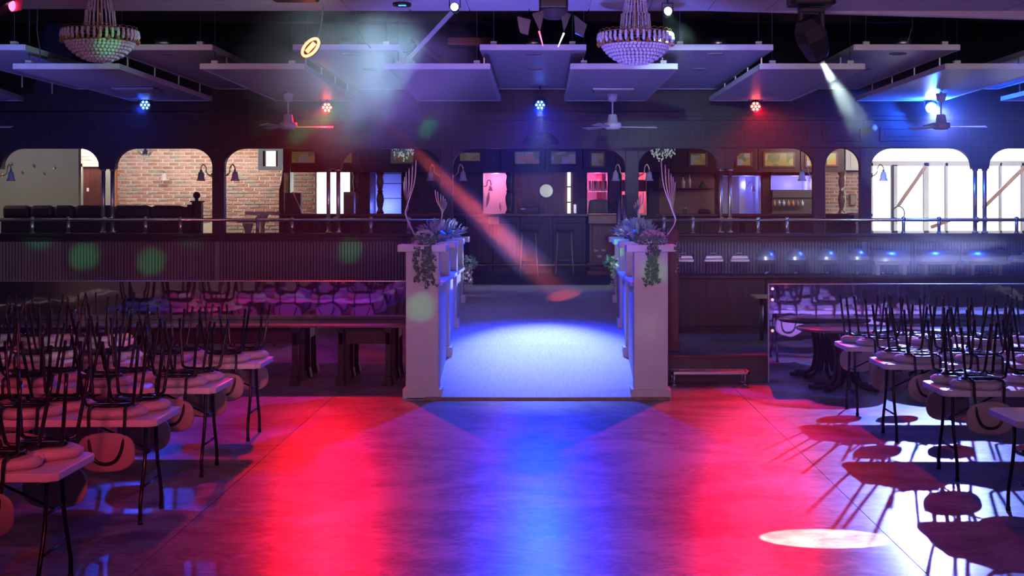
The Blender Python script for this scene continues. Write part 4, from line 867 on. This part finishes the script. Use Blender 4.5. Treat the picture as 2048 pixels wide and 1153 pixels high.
# leather booth
t = thing('leather_booth', 'long brown leather booth with padded back behind the left rail', 'booth', (PX(190, 24.5), 24.5, 1.0)); Y = 24.5
for i, (x0, x1) in enumerate(((3, 58), (59, 105), (106, 147), (148, 225), (226, 300), (301, 366))):
    part(t, 'back_cushion', MB().box(PX(x0, Y) + .005, PX(x1, Y) - .005, Y, Y + .16, PZ(437, Y), PZ(411, Y)), M['leather'], bevel=.06)
part(t, 'tufted_back', MB().box(PX(3, Y), PX(390, Y), Y - .02, Y + .1, 1.45, PZ(437, Y)), M['leather'])
part(t, 'seat', MB().box(PX(3, Y), PX(390, Y), Y - .5, Y, 1.0, 1.45), M['leather'], bevel=.04)
part(t, 'frame', MB().box(PX(3, Y), PX(390, Y), Y + .1, Y + .2, 1.0, PZ(414, Y)), M['wood'])
t = thing('newel_post', 'dark square newel post topped with a ball behind the left rail', 'post', px(391, 462, 24.2)); Y = 24.2
part(t, 'post', MB().box(PX(383, Y), PX(402, Y), Y, Y + .16, 1.0, PZ(402, Y)).box(PX(380, Y), PX(404, Y), Y - .02, Y + .18, PZ(405, Y), PZ(402, Y)).box(PX(374, Y), PX(390, Y), Y, Y + .12, 1.0, PZ(410, Y)), M['wood'], bevel=.006)
part(t, 'ball', MB().sph((PX(391, Y), Y + .08, PZ(391, Y)), .062, 18, 12).cyl((PX(391, Y), Y + .08, PZ(402, Y)), (PX(391, Y), Y + .08, PZ(396, Y)), .03), M['wood'])
t = thing('lounge_table', 'dark oblong table edge seen through the left rail', 'table', (PX(210, 23.2), 23.2, 1.0)); part(t, 'tabletop', MB().box(PX(150, 23.2), PX(262, 23.2), 23.0, 23.5, 1.72, 1.76), M['wood2']); part(t, 'leg', MB().cyl((PX(206, 23.2), 23.25, 1), (PX(206, 23.2), 23.25, 1.72), .05), M['black'])
# ------------------------------------------------------------------ sconces
def sconce(x, y, xpost, Y, label, col=None):
    s = 1 if x > xpost else -1; t = thing('wall_sconce', label, 'lamp', px(xpost, 351, Y)); c = px(x, y, Y); k = Y / F
    part(t, 'arm', MB().tube(smooth_path([px(xpost, 351, Y), px(xpost + s * 5, 351, Y), px(xpost + s * 11, 345, Y), px(xpost + s * 12, 336, Y), px((xpost + s * 12 + x) / 2, 329, Y), px(x, 336, Y), px(x, 341, Y)], 4), .009, 8).cyl(px(xpost, 351, Y), px(xpost + s * 1.5, 351, Y), .035), M['brass'])
    part(t, 'socket', MB().cyl(px(x, 345, Y), px(x, 339, Y), .022, .014, 12), M['brass'])
    part(t, 'shade', MB().lathe([(.022, 0), (.038, -.01), (.045, -.05), (.052, -.10), (.066, -.135), (.074, -.14)], px(x, 344, Y), 32, wave=(2, .07, 8)), M['shade'])
for x, y, xp_, lab in ((22, 350, 3, 'glass bell wall lamp at the far left edge'), (402, 350, 424, 'glass bell wall lamp left of the first dark post'), (470, 350, 448, 'glass bell wall lamp right of the first dark post'),
                       (861, 350, 880, 'glass bell wall lamp left of the post by the left sculpture'), (926, 350, 905, 'glass bell wall lamp at the left of the wide centre opening'),
                       (1231, 352, 1252, 'glass bell wall lamp at the right of the wide centre opening'), (1298, 352, 1277, 'glass bell wall lamp right of the post by the right sculpture'),
                       (1604, 352, 1627, 'glass bell wall lamp left of the narrow arch'), (1767, 352, 1743, 'glass bell wall lamp against the bright right arch')):
    sconce(x, y, xp_, 22.05, lab)
for x, y, lab in ((328, 350, 'small glass bell lamp on the brick wall'), ):
    t = thing('wall_sconce', lab, 'lamp', px(x, y, 29.8)); part(t, 'shade', MB().lathe([(.02, 0), (.05, -.03), (.06, -.10), (.085, -.15)], px(x, 347, 29.8), 24, wave=(1, .07, 8)), M['shade']); part(t, 'arm', MB().tube(smooth_path([px(x, 347, 29.8), px(x - 2, 336, 29.8), px(x, 334, 29.98)], 3), .012), M['brass'])
t = thing('wall_sconce', 'bell lamp in the pink recess', 'lamp', px(981, 372, 28.6)); part(t, 'shade', MB().lathe([(.015, 0), (.03, -.02), (.035, -.07), (.05, -.1)], px(981, 372, 28.6), 20, wave=(1, .07, 8)), M['shade']); part(t, 'arm', MB().tube(smooth_path([px(966, 373, 28.6), px(973, 372, 28.6), px(975, 362, 28.6), px(981, 362, 28.6), px(982, 371, 28.6)], 3), .008), M['black'])
t = thing('wall_sconce', 'white bell lamp in the blue recess right of the twin poles', 'lamp', px(1506, 372, 28.6)); part(t, 'shade', MB().lathe([(.015, 0), (.03, -.02), (.035, -.08), (.055, -.11)], px(1506, 372, 28.6), 20, wave=(1, .07, 8)), M['white']); part(t, 'arm', MB().tube(smooth_path([px(1495, 374, 28.6), px(1498, 366, 28.6), px(1503, 363, 28.6), px(1507, 371, 28.6)], 3), .012), M['white'])
# feathers in the pink recess
for x0, y0, x1, y1, w, lab in ((973, 415, 978, 384, .035, 'tall pale feather in the pink recess'), (1002, 424, 999, 405, .02, 'short pale feather in the pink recess')):
    a_, b_ = px(x0, y0, 28.6), px(x1, y1, 28.6); tag(MB().tube([a_, a_.lerp(b_, .3), a_.lerp(b_, .6), a_.lerp(b_, .9), b_], [.004, w * .8, w, w * .5, .004], 8).build('feather', M['paper']), lab, 'feather')

# small crystal chandeliers in the arches
def small_chandelier(x, y, Y, r, label, n=60):
    c = px(x, y, Y); t = thing('small_chandelier', label, 'chandelier', c)
    part(t, 'frame', MB().lathe([(.015, .12), (.02, .05), (.05, 0), (.01, -.04)], c, 12).cyl(c + Vector((0, 0, .05)), (c.x, c.y, 3.62), .006), M['steel'])
    for k in range(6):
        a_ = 2 * PI * k / 6; d_ = Vector((math.cos(a_), math.sin(a_), 0)); part(t, 'arm', MB().tube(smooth_path([c + d_ * .02, c + d_ * r * .5 - Vector((0, 0, .05)), c + d_ * r + Vector((0, 0, .02))], 4), .006, 6), M['steel'])
    mb = MB()
    for i in range(n):
        a_ = 2 * PI * R.random(); rr = r * math.sqrt(R.random()); mb.sph(c + Vector((math.cos(a_) * rr, math.sin(a_) * rr, .06 - R.random() * (.09 + .2 * (1 - rr / r)))), R.uniform(.008, .014), 6, 4, (1, 1, 1.5))
    part(t, 'crystal', mb, mat('lit_crystal', (.9, .95, .92), .1, spec=1, emit=(.8, .95, .85), es=.25), kind='stuff')
small_chandelier(805, 302, 23.2, .19, 'small crystal chandelier left of the wide centre opening')
small_chandelier(1325, 304, 23.2, .21, 'small crystal chandelier right of the wide centre opening', 90)
small_chandelier(290, 304, 25, .14, 'small chandelier against the brick wall', 30)

# ================================================================== CEILING PANELS
def panel(near, far, yn, yf, z, name_lab, grp, extras=None):
    # near = (x0, x1, Ynear) far = (x0, x1, Yfar): corner pixels and depths
    c = [(PX(near[0], yn), yn), (PX(near[1], yn), yn), (PX(far[1], yf), yf), (PX(far[0], yf), yf)]
    cx_ = sum(p[0] for p in c) / 4
    t = thing('ceiling_panel', name_lab, 'ceiling panel', (cx_, (yn + yf) / 2, z), group=grp)
    part(t, 'board', MB().slab(c, z + .006, z + .045), M['panel'])
    e = .035
    for i in range(4):
        a_, b_ = Vector((*c[i], z + .03)), Vector((*c[(i + 1) % 4], z + .03))
        part(t, 'edge_rail', MB().bar(a_, b_, .03, .065), M['white'])
    for x in (.12, .88):
        p_ = Vector((c[0][0] + (c[1][0] - c[0][0]) * x, yn + .05, z + .06)); part(t, 'bracket', MB().box(p_.x - .035, p_.x + .035, p_.y, p_.y + .08, z + .06, z + .105), M['white'])
        part(t, 'hanger', MB().cyl((p_.x, p_.y + .04, z + .1), (p_.x, p_.y + .04, HC), .004, n=6), M['dgrey'])
    return t, c
LOW = [(-344, -136, -117, 45), (28, 236, 263, 422), (402, 606, 552, 710), (770, 978, 838, 1000), (1143, 1353, 1130, 1290), (1522, 1728, 1420, 1581), (1893, 2101, 1712, 1885), (2266, 2474, 2003, 2163)]
ZLO, YN, YF = PZ(138, 16.5), 16.5, 21.4
words = ['outermost left', 'lower left with blue sheen', 'lower, above the left fan', 'lower, left of the middle', 'lower, above the middle fan', 'lower, red lit right', 'lower, bright above the right fan', 'outermost right']
for i, (a, b, c, d_) in enumerate(LOW):
    panel((a, b), (c, d_), YN, YF, ZLO, 'white hanging ceiling panel, %s' % words[i], 'lower row of hanging ceiling panels')
# far-left and far-right neighbours seen only by their far ends
ZHI, YN2, YF2 = PZ(100, 16.4), 16.4, 21.8
words = ['outermost left', 'behind the left chandelier', 'beside the orange ring lamp', 'deep blue in the middle', 'behind the right chandelier', 'with round holes near the right', 'outermost right']
for i in range(7):
    xn = -160 + i * 374.0; 
    t, c = panel((xn, xn + 208), (PX(0, 1) * 0 + VX + (xn - VX) * .752, VX + (xn + 208 - VX) * .752), YN2, YF2, ZHI, 'white upper ceiling panel, %s' % words[i], 'upper row of hanging ceiling panels')
    # lamp housing on top and struts down to the lower row
    cx_ = (c[0][0] + c[1][0]) / 2
    part(t, 'lamp_housing', MB().cyl((cx_, YN2 + .2, ZHI + .045), (cx_, YN2 + .2, ZHI + .15), .10, n=20).box(cx_ - .16, cx_ + .16, YN2 + .12, YN2 + .28, ZHI + .045, ZHI + .07), M['steel'])
    for q_ in (.08, .42): 
        yy = YN2 + (YF2 - YN2) * q_; xx = cx_; part(t, 'recessed_disc', MB().lathe([(0, -.004), (.10, -.004), (.105, .006), (0, .006)], (xx, yy, ZHI), 28), M['greyw'])
    for k in range(4):
        for e in (0, 1):
            q_ = .15 + .22 * k; yy = YN2 + (YF2 - YN2) * q_; xx = c[e][0] + (c[3 - e][0] - c[e][0]) * q_
            part(t, 'strut', MB().box(xx - .008, xx + .008, yy - .008, yy + .008, ZLO + .05, ZHI), M['steel'])
# recessed square grilles under lower panels
for x, y, lab in ((276, 178, 'square grille under the left panel with blue sheen'), (1225, 179, 'square grille above the middle fan')):
    Y = F * (ZLO - CH) / (VY - y); X = PX(x, Y); t = thing('ceiling_grille', lab, 'grille', (X, Y, ZLO))
    part(t, 'frame', MB().box(X - .28, X + .28, Y - .28, Y + .28, ZLO - .03, ZLO), M['steel'], bevel=.004)
    for k in range(7): part(t, 'slat', MB().box(X - .25, X + .25, Y - .24 + k * .075, Y - .20 + k * .075, ZLO - .036, ZLO - .03), M['greyw'])
# diagonal braces
tag(MB().bar(px(905, 24, 16.9), px(810, 126, 16.9), .05, .05).build('diagonal_brace', M['white']), 'pale diagonal brace rising to the white spotlight left of the middle', 'brace')
tag(MB().bar(px(825, 78, 18), px(893, 128, 17.2), .05, .05).build('diagonal_brace', M['woodl']), 'thin rusty brace crossing behind the pale diagonal brace', 'brace')
# ------------------------------------------------------------------ fans
def fan(x, label, rot, blades=3):
    Y = 19.7; X = PX(x, Y); t = thing('ceiling_fan', label, 'fan', (X, Y, ZLO), group='white ceiling fans'); c = Vector((X, Y, 0))
    part(t, 'canopy', MB().lathe([(.015, ZLO), (.018, PZ(186, Y)), (.075, PZ(187, Y)), (.055, PZ(203, Y)), (0, PZ(204, Y))], c, 18), M['white'])
    part(t, 'rod', MB().cyl((X, Y, PZ(204, Y)), (X, Y, PZ(229, Y)), .012, n=10), M['white'])
    m_ = part(t, 'motor', MB().lathe([(.05, PZ(229, Y)), (.06, PZ(231, Y)), (.075, PZ(245, Y)), (.12, PZ(246, Y)), (.125, PZ(255, Y)), (.09, PZ(259, Y)), (0, PZ(260, Y))], c, 24), M['white'])
    zb_ = PZ(254, Y)
    for k in range(blades):
        a_ = rot + 2 * PI * k / blades; mtx = Matrix.Translation((X, Y, zb_)) @ Matrix.Rotation(a_, 4, 'Z') @ Matrix.Rotation(.22, 4, 'X')
        part(t, 'blade', MB().add([mtx @ Vector(v) for v in ((.12, -.02, -.004), (.12, .02, -.004), (.62, .065, -.004), (.62, -.055, -.004), (.12, -.02, .004), (.12, .02, .004), (.62, .065, .004), (.62, -.055, .004))], [(0, 1, 2, 3), (7, 6, 5, 4), (0, 4, 5, 1), (1, 5, 6, 2), (2, 6, 7, 3), (3, 7, 4, 0)]), M['white'])
fan(576, 'white ceiling fan left of the middle beside the red lamp', .15); fan(1225, 'white ceiling fan right of the ramp middle', .1); fan(1882, 'white ceiling fan beside the glaring blue lamp', -.06); fan(-66, 'white ceiling fan at the far left edge, one blade showing', .0)
# ------------------------------------------------------------------ par lamps
for i, (x, y, c_, p_, lab) in enumerate(PARS):
    q = px(x, y, PARY); tgt = Vector((q.x * .8, 11.5, 0)); d_ = (tgt - q).normalized(); qt = d_.to_track_quat('Z', 'Y').to_matrix()
    t = thing('par_lamp', lab, 'stage lamp', q, group='stage lamps under the panels')
    part(t, 'housing', MB().lathe([(0, -.13), (.07, -.13), (.088, -.02), (.09, .02), (.082, .02), (.08, .0), (0, .0)], (0, 0, 0), 24, qt), M['plastic'], world=False)
    part(t, 'yoke', MB().tube([(-.1, 0, 0), (-.1, 0, .12), (0, 0, .15), (.1, 0, .12), (.1, 0, 0)], .008, 6).cyl((0, 0, .15), (0, 0, (ZHI if i == 2 else ZLO) - q.z), .01), M['plastic'], world=False)
    hm = M['hotr'] if i in (1, 3) else M['hotbw'] if i == 4 else M['hotb']
    for k in range(7):
        o = Vector((0, 0, .004)) if k == 0 else Vector((.052 * math.cos(k * PI / 3), .052 * math.sin(k * PI / 3), .004))
        part(t, 'diode', MB().sph(qt @ o, .0185, 10, 6), hm, world=False)
# ------------------------------------------------------------------ crystal chandeliers
def chandelier(x, dy, label):
    Y = 13.4; X = PX(x, Y); k = Y / F; t = thing('crystal_chandelier', label, 'chandelier', (X, Y, cz)); c = Vector((X, Y, 0))
    zz = lambda y: PZ(y + dy, Y)
    part(t, 'stem', MB().cyl((X, Y, zz(60)), (X, Y, cz), .012, n=8), M['gold'])
    part(t, 'canopy', MB().lathe([(.1, cz), (.1, cz - .02), (.03, cz - .05)], c, 20), M['gold'])
    rg = MB()
    for y, r in ((0, 21), (58, 29), (60, 70), (84, 68)): rg.tube([(X + r * k * math.cos(a_), Y + r * k * math.sin(a_), zz(y)) for a_ in [2 * PI * i / 36 for i in range(36)]], .006, 6, closed=True)
    for i in range(26):
        a_ = 2 * PI * i / 26; d1 = Vector((math.cos(a_), math.sin(a_), 0)); d2 = Vector((math.cos(a_ + .24), math.sin(a_ + .24), 0)); dm = Vector((math.cos(a_ + .12), math.sin(a_ + .12), 0))
        rg.tube([c + d1 * 72 * k + Vector((0, 0, zz(64))), c + d1 * 72 * k + Vector((0, 0, zz(57))), c + dm * 72 * k + Vector((0, 0, zz(54))), c + d2 * 72 * k + Vector((0, 0, zz(57))), c + d2 * 72 * k + Vector((0, 0, zz(64)))], .003, 5)
    part(t, 'ring_frame', rg, M['gold'])
    nk = MB()
    for i in range(22):
        a_ = 2 * PI * i / 22
        for j in range(22):
            u = j / 21; y = -14 + 72 * u; r = 19 + (9 if u > .5 else 9 * u * 1.3) * (1 if u < .6 else 1.0) + max(0, u - .6) * 8
            nk.sph((X + r * k * math.cos(a_), Y + r * k * math.sin(a_), zz(y)), .0085, 6, 4, (1, 1, 1.35))
    part(t, 'bead_string', nk, M['crystal'], kind='stuff')
    bd = MB()
    for i in range(40):
        a_ = 2 * PI * i / 40
        for y, r in ((66, 74), (72, 75), (77, 73)): bd.sph((X + r * k * math.cos(a_), Y + r * k * math.sin(a_), zz(y)), .016, 6, 4, (1, 1, 1.6))
    part(t, 'rim_prism', bd, M['crystal'], kind='stuff')
    am = MB()
    for i in range(24): a_ = 2 * PI * i / 24; am.lathe([(0, 0), (.012, -.03), (.016, -.05), (0, -.065)], (X + 75 * k * math.cos(a_), Y + 75 * k * math.sin(a_), zz(74)), 6)
    part(t, 'amber_drop', am, M['amber'], kind='stuff')
    bo = MB(); rr = [(86, 65), (92, 62), (98, 57), (104, 51), (110, 43), (115, 34), (119, 24), (121, 12)]
    for y, r in rr:
        n = max(6, int(2 * PI * r * k / .037))
        for i in range(n): a_ = 2 * PI * (i + .5 * (y % 4 > 1)) / n; bo.sph((X + r * k * math.cos(a_), Y + r * k * math.sin(a_), zz(y)), .0195, 8, 5)
    part(t, 'crystal_ball', bo, M['crystal'], kind='stuff')
chandelier(200, 0, 'large crystal chandelier with green sparkle at the left'); chandelier(1271, 6, 'large crystal chandelier right of the middle')
# ------------------------------------------------------------------ moving heads and spots
def moving_head(x, Y, ybase, tilt, side, label):
    X = PX(x, Y); t = thing('moving_head_lamp', label, 'stage lamp', (X, Y, cz)); zb_ = PZ(ybase, Y)
    part(t, 'base', MB().slab([(X - .21, Y - .12), (X - .17, Y - .17), (X + .17, Y - .17), (X + .21, Y - .12), (X + .21, Y + .12), (X - .21, Y + .12)], zb_, zb_ + .12), M['plastic'], bevel=.02)
    part(t, 'clamp', MB().cyl((X, Y, zb_ + .12), (X, Y, max(cz, zb_ + .13)), .03), M['black'])
    if not side: part(t, 'plate', MB().box(X + .08, X + .42, Y - .1, Y + .1, zb_ + .06, zb_ + .09), M['white']); return t
    part(t, 'yoke', MB().box(X - .12, X + .12, Y - .05, Y + .05, zb_ - .06, zb_ - .01).box(X - .12, X - .075, Y - .05, Y + .05, zb_ - .30, zb_ - .05).box(X + .075, X + .12, Y - .05, Y + .05, zb_ - .30, zb_ - .05), M['plastic'], bevel=.012)
    m_ = Matrix.Translation((X, Y, zb_ - .26)) @ Matrix.Rotation(tilt, 4, 'Y') @ Matrix.Rotation(.35, 4, 'X')
    pf = [(0, .17), (.09, .16), (.14, .08), (.15, -.04), (.115, -.20), (.09, -.24), (0, -.24)]
    h = part(t, 'head', MB().lathe([(r, z) for r, z in pf], (0, 0, 0), 6, smooth=False).at((0, 0, 0)), M['plastic'], world=False)
    h.matrix_local = Matrix.Translation((0, 0, zb_ - .26 - cz)) @ Matrix.Rotation(tilt, 4, 'Y') @ Matrix.Rotation(.3, 4, 'X')
    part(h, 'lens', MB().lathe([(0, -.241), (.07, -.241), (.07, -.236)], n=18), M['glass'], world=False)
    return t
moving_head(1622, 13.1, 13, -.42, 1, 'black moving head lamp throwing a pale beam at the upper right')
moving_head(590, 13.1, 2, .2, 0, 'black moving head base at the top left of the middle')
t = thing('derby_lamp', 'black multi beam effect lamp with faceted wings at the top centre', 'stage lamp', px(1100, 0, 12.6)); Y = 12.6
part(t, 'body', MB().box(PX(1078, Y), PX(1136, Y), Y - .12, Y + .12, PZ(20, Y), PZ(-25, Y)), M['plastic'], bevel=.02)
part(t, 'dome', MB().lathe([(.13, 0), (.12, -.05), (.07, -.08), (0, -.09)], px(1107, 20, Y), 24), M['dgrey'])
for i, pts in enumerate((((1064, 30), (1090, 22), (1080, 64)), ((1120, 24), (1142, 30), (1128, 66)), ((1034, 34), (1062, 40), (1056, 70), (1040, 66)), ((1148, 30), (1174, 50), (1166, 74), (1150, 66)))):
    part(t, 'wing', MB().prism([(PX(x, Y), PZ(y, Y)) for x, y in pts], Y - .08 + .02 * i, Y - .02 + .02 * i), mat('smoked_wing', (.05, .06, .06), .2))
for x0, y0, x1, y1, m_ in ((1078, 62, 1086, 92, 'hotr'), (1128, 66, 1116, 94, 'hotw')):
    part(t, 'beam_rod', MB().cyl(px(x0, y0, Y - .05), px(x1, y1, Y - .05), .009, .004, 8), mat('lit_beam_' + m_, (1, 1, 1), .5, emit=(1, .1, .1) if m_ == 'hotr' else (.9, 1, .95), es=1.5))  # thin red and white beams built as glowing rods
t = thing('pink_lamp', 'pink lit stage lamp in the top left corner', 'stage lamp', px(24, 0, 12.2)); Y = 12.2
part(t, 'housing', MB().cyl(px(-20, -20, Y), px(10, 18, Y), .13, .11, 20), M['plastic']); part(t, 'barn_door', MB().prism([(PX(x, Y), PZ(y, Y)) for x, y in ((18, -20), (50, -20), (42, 20), (22, 24))], Y, Y + .02), mat('pink_filter', (.7, .1, .25), .4)); part(t, 'lens', MB().sph(px(24, 11, Y - .02), .035, 12, 8, (.8, 1, 1.4)), M['pinkl'])
for x, y, lab in ((909, 14, 'small white spotlight glaring left of the middle'), (1336, 22, 'small white spotlight glaring right of the middle')):
    Y = 13.2; c = px(x, y, Y); t = thing('spot_lamp', lab, 'stage lamp', c)
    part(t, 'housing', MB().lathe([(0, .12), (.035, .12), (.045, 0), (.042, -.005), (.036, 0), (0, .005)], c, 20, Matrix.Rotation(-PI / 2 - .12, 3, 'X')), M['plastic'])
    part(t, 'lens', MB().sph(c + Vector((0, -.004, 0)), .036, 14, 8, (1, .3, 1)), M['hotw']); part(t, 'yoke', MB().tube([c + Vector((-.05, .05, 0)), c + Vector((-.05, .05, .08)), c + Vector((.05, .05, .08)), c + Vector((.05, .05, 0))], .006, 6).cyl(c + Vector((0, .05, .08)), (c.x, c.y + .05, max(cz, c.z + .1)), .008), M['plastic'])
# orange ring lamp
c = px(621, 95, 14.0); t = thing('ring_lamp', 'glowing orange ring shaped moving lamp near the left panels', 'stage lamp', c)
q = (px(1125, 590, 21.5) - c).normalized()
ax = Matrix.Rotation(math.radians(-48), 4, 'Y')
part(t, 'lit_ring', MB().tube([c + (ax @ Vector((.105 * math.cos(a_), 0, .055 * math.sin(a_) + 0))).to_3d() for a_ in [2 * PI * i / 32 for i in range(32)]], .014, 8, closed=True), M['hoto'])
part(t, 'lit_core', MB().tube([c + (ax @ Vector((x_, 0, 0))) for x_ in (-.06, .06)], .022, 10), M['hoto'])
part(t, 'housing', MB().lathe([(0, .02), (.11, .03), (.1, .14), (.05, .2), (0, .2)], c + Vector((-.0, .03, .0)), 20, (Matrix.Rotation(math.radians(-48), 3, 'Y') @ Matrix.Diagonal((1, 1, .5)).to_3x3() @ Matrix.Rotation(-PI / 2, 3, 'X')) ), M['plastic'])
part(t, 'cable', MB().tube(smooth_path([c + Vector((.04, .1, .08)), px(640, 60, 14.1), px(647, 12, 14.1), px(648, -10, 14.1)], 5), .005, 6), M['dgrey'])
t = thing('smoke_detector', 'dark disc with blue light on the ceiling edge', 'detector', px(804, 8, 13.4)); part(t, 'disc', MB().lathe([(0, 0), (.09, 0), (.085, -.03), (0, -.035)], px(804, 6, 13.4), 24), M['plastic']); part(t, 'light_dot', MB().box(PX(797, 13.3), PX(812, 13.3), 13.29, 13.31, PZ(12, 13.3), PZ(10, 13.3)), M['tiny'])
tag(MB().lathe([(0, 0), (.05, 0), (.055, .03), (.03, .08), (0, .08)], n=16, m=Matrix.Rotation(PI / 2, 3, 'X')).build('security_camera', M['white'], loc=px(1747, 256, 21.9)), 'small white security camera on the dark header right of the beam', 'camera')
# loose cables from the ceiling
for pts, lab in ((((712, -165), (712, 12), (716, 50), (728, 80), (742, 97)), 'loose cable hanging left of the pale diagonal brace'), (((75, -165), (75, 20), (74, 60), (80, 100), (79, 122)), 'loose cable hanging left of the left chandelier'), (((1825, -165), (1825, 38), (1822, 60), (1815, 86)), 'short cable above the right round hole panel'), (((1984, -5), (1982, 20), (1996, 30), (2022, 28), (2030, 10), (2027, -5)), 'looped cable at the top right corner'), (((806, 94), (820, 86), (828, 84), (829, 96), (818, 104), (806, 104)), 'curled cable at the end of the upper panel')):
    Y = 14.45 if pts[0][0] == 1984 else 15.8
    tag(MB().tube(smooth_path([px(x, y, Y) for x, y in pts], 4), .006, 6).build('hanging_cable', M['dgrey']), lab, 'cable')
# ------------------------------------------------------------------ haze
def smoke_mat(name, dens, scale=0, stretch=(1, 1, 1), lo=.4, hi=.65, ani=.3, falloff=0, rot=(0, 0, 0), mid=(0, 0, 0)):
    m = bpy.data.materials.new(name); m.use_nodes = True; nt = m.node_tree; nt.nodes.clear(); N = nt.nodes.new; L = nt.links
    out = N('ShaderNodeOutputMaterial'); v = N('ShaderNodeVolumeScatter'); v.inputs['Density'].default_value = dens; v.inputs['Anisotropy'].default_value = ani
    v.inputs['Color'].default_value = (1, 1, 1, 1); L.new(v.outputs[0], out.inputs['Volume'])
    last = None; tc = N('ShaderNodeTexCoord')
    if scale:
        mp = N('ShaderNodeMapping'); mp.inputs['Scale'].default_value = stretch; mp.inputs['Rotation'].default_value = rot; L.new(tc.outputs['Object'], mp.inputs[0])
        n = N('ShaderNodeTexNoise'); n.inputs['Scale'].default_value = scale; n.inputs['Detail'].default_value = 3; n.inputs['Distortion'].default_value = .6; L.new(mp.outputs[0], n.inputs['Vector'])
        r = N('ShaderNodeMapRange'); r.inputs[1].default_value = lo; r.inputs[2].default_value = hi; r.inputs[3].default_value = 0; r.inputs[4].default_value = dens; L.new(n.outputs['Fac'], r.inputs[0]); last = r.outputs[0]
    if falloff:
        mp = N('ShaderNodeMapping'); mp.vector_type = 'TEXTURE'; mp.inputs['Scale'].default_value = falloff; mp.inputs['Location'].default_value = mid; L.new(tc.outputs['Object'], mp.inputs[0])
        g = N('ShaderNodeTexGradient'); g.gradient_type = 'QUADRATIC_SPHERE'; L.new(mp.outputs[0], g.inputs[0])
        mm = N('ShaderNodeMath'); mm.operation = 'MULTIPLY'; L.new(g.outputs['Fac'], mm.inputs[0])
        if last: L.new(last, mm.inputs[1])
        else: mm.inputs[1].default_value = dens
        last = mm.outputs[0]
    if last: L.new(last, v.inputs['Density'])
    return m
o = MB().box(-7.5, 7.5, 12.6, 21.95, .0011, 4.9).build('haze', smoke_mat('thin_haze', .0026)); tag(o, 'thin smoke haze filling the hall and catching the light beams', 'haze', kind='stuff')
def smoke_cone(a, b, r0, r1, m, label):
    a, b = Vector(a), Vector(b); d = b - a; q = d.to_track_quat('Z', 'Y')
    o = MB().tube([(0, 0, 0), (0, 0, d.length)], [r0, r1], 20).build('smoke_beam', m, loc=a); o.rotation_euler = q.to_euler(); tag(o, label, 'smoke', kind='stuff')
A, B = px(624, 101, 14.0), px(1125, 590, 21.5)
smoke_cone(A.lerp(B, .02), A.lerp(B, .97), .03, .29, smoke_mat('orange_smoke', .24, 1.5, (1, 1, .45), .25, .5, ani=-.5, falloff=(1.5, 1.5, 4.4), mid=(0, 0, 5.6)), 'orange lit smoke beam slanting down from the orange ring lamp to the ramp')
A, B = px(1641, 120, 13.0), px(1765, 330, 21.5)
smoke_cone(A.lerp(B, .02), A.lerp(B, .85), .03, .40, smoke_mat('pale_smoke', .10, 4, (1, 1, .35), .33, .6, ani=-.55, falloff=(1.5, 1.5, 6.5), mid=(0, 0, .5)), 'pale smoke beam falling from the moving head lamp at the upper right')
def puff(c, r, m, label):
    o = MB().sph((0, 0, 0), 1, 20, 12, r if len(r) == 3 else (r, r, r)).build('smoke_puff', m, loc=c); tag(o, label, 'smoke', kind='stuff'); return o
def box_puff(c, h, m, label):
    o = MB().box(-h[0], h[0], -h[1], h[1], -h[2], h[2]).build('smoke_puff', m, loc=c); tag(o, label, 'smoke', kind='stuff'); return o
box_puff(px(1862, 225, 20.9), (1.7, .42, 1.3), smoke_mat('lamp_glow_smoke', .11, 0, ani=-.35, falloff=(1.7, .6, 1.3)), 'added smoke pocket standing in for blue lens glow around the right lamp')  # local smoke added to imitate lens bloom
for i, (x, y) in enumerate(((290, 210), (654, 215), (1080, 210), (1511, 213))):
    box_puff(px(x, y, PARY - .2), (.26, .14, .24), smoke_mat('diode_glow_smoke_%d' % i, 0.5 if i % 2 else .3, 0, ani=.1, falloff=(.26, .2, .24)), 'added smoke for lens glow before the %s' % PARS[i][4])  # small puffs added to give each lamp a lens halo
box_puff(px(720, 150, 13.8), (1.25, .6, .95), smoke_mat('teal_smoke', 2.2, 1.6, (1, 1, 1.4), .3, .75, ani=-.5, falloff=(1.35, .65, 1.05)), 'teal smoke cloud beside the orange ring lamp')
box_puff(px(893, 35, 13.6), (.18, .3, .2), smoke_mat('teal_wisp', .9, 7, (1, 1, 1.5), .42, .7, falloff=(.2, .3, .2)), 'curling wisp of smoke below the left white spotlight')
box_puff(px(1358, 90, 14.0), (.2, .3, .40), smoke_mat('teal_wisp_2', .8, 6, (2, 2, 1), .42, .7, falloff=(.2, .35, .42)), 'curling wisp of smoke below the right white spotlight')
box_puff((5.2, 20.3, 1.55), (3.8, .5, .42), smoke_mat('white_mist', 1.3, .9, (.35, 1, 2.8), .42, .64, falloff=(3.9, .55, .45), rot=(0, .10, 0)), 'whitish mist drifting over the chafing dishes below the bright arches')
# prototypes that were never placed
for i, c in enumerate(chairs0):
    if not chair_used[i]:
        for ch in list(c.children_recursive) + [c]: bpy.data.objects.remove(ch)
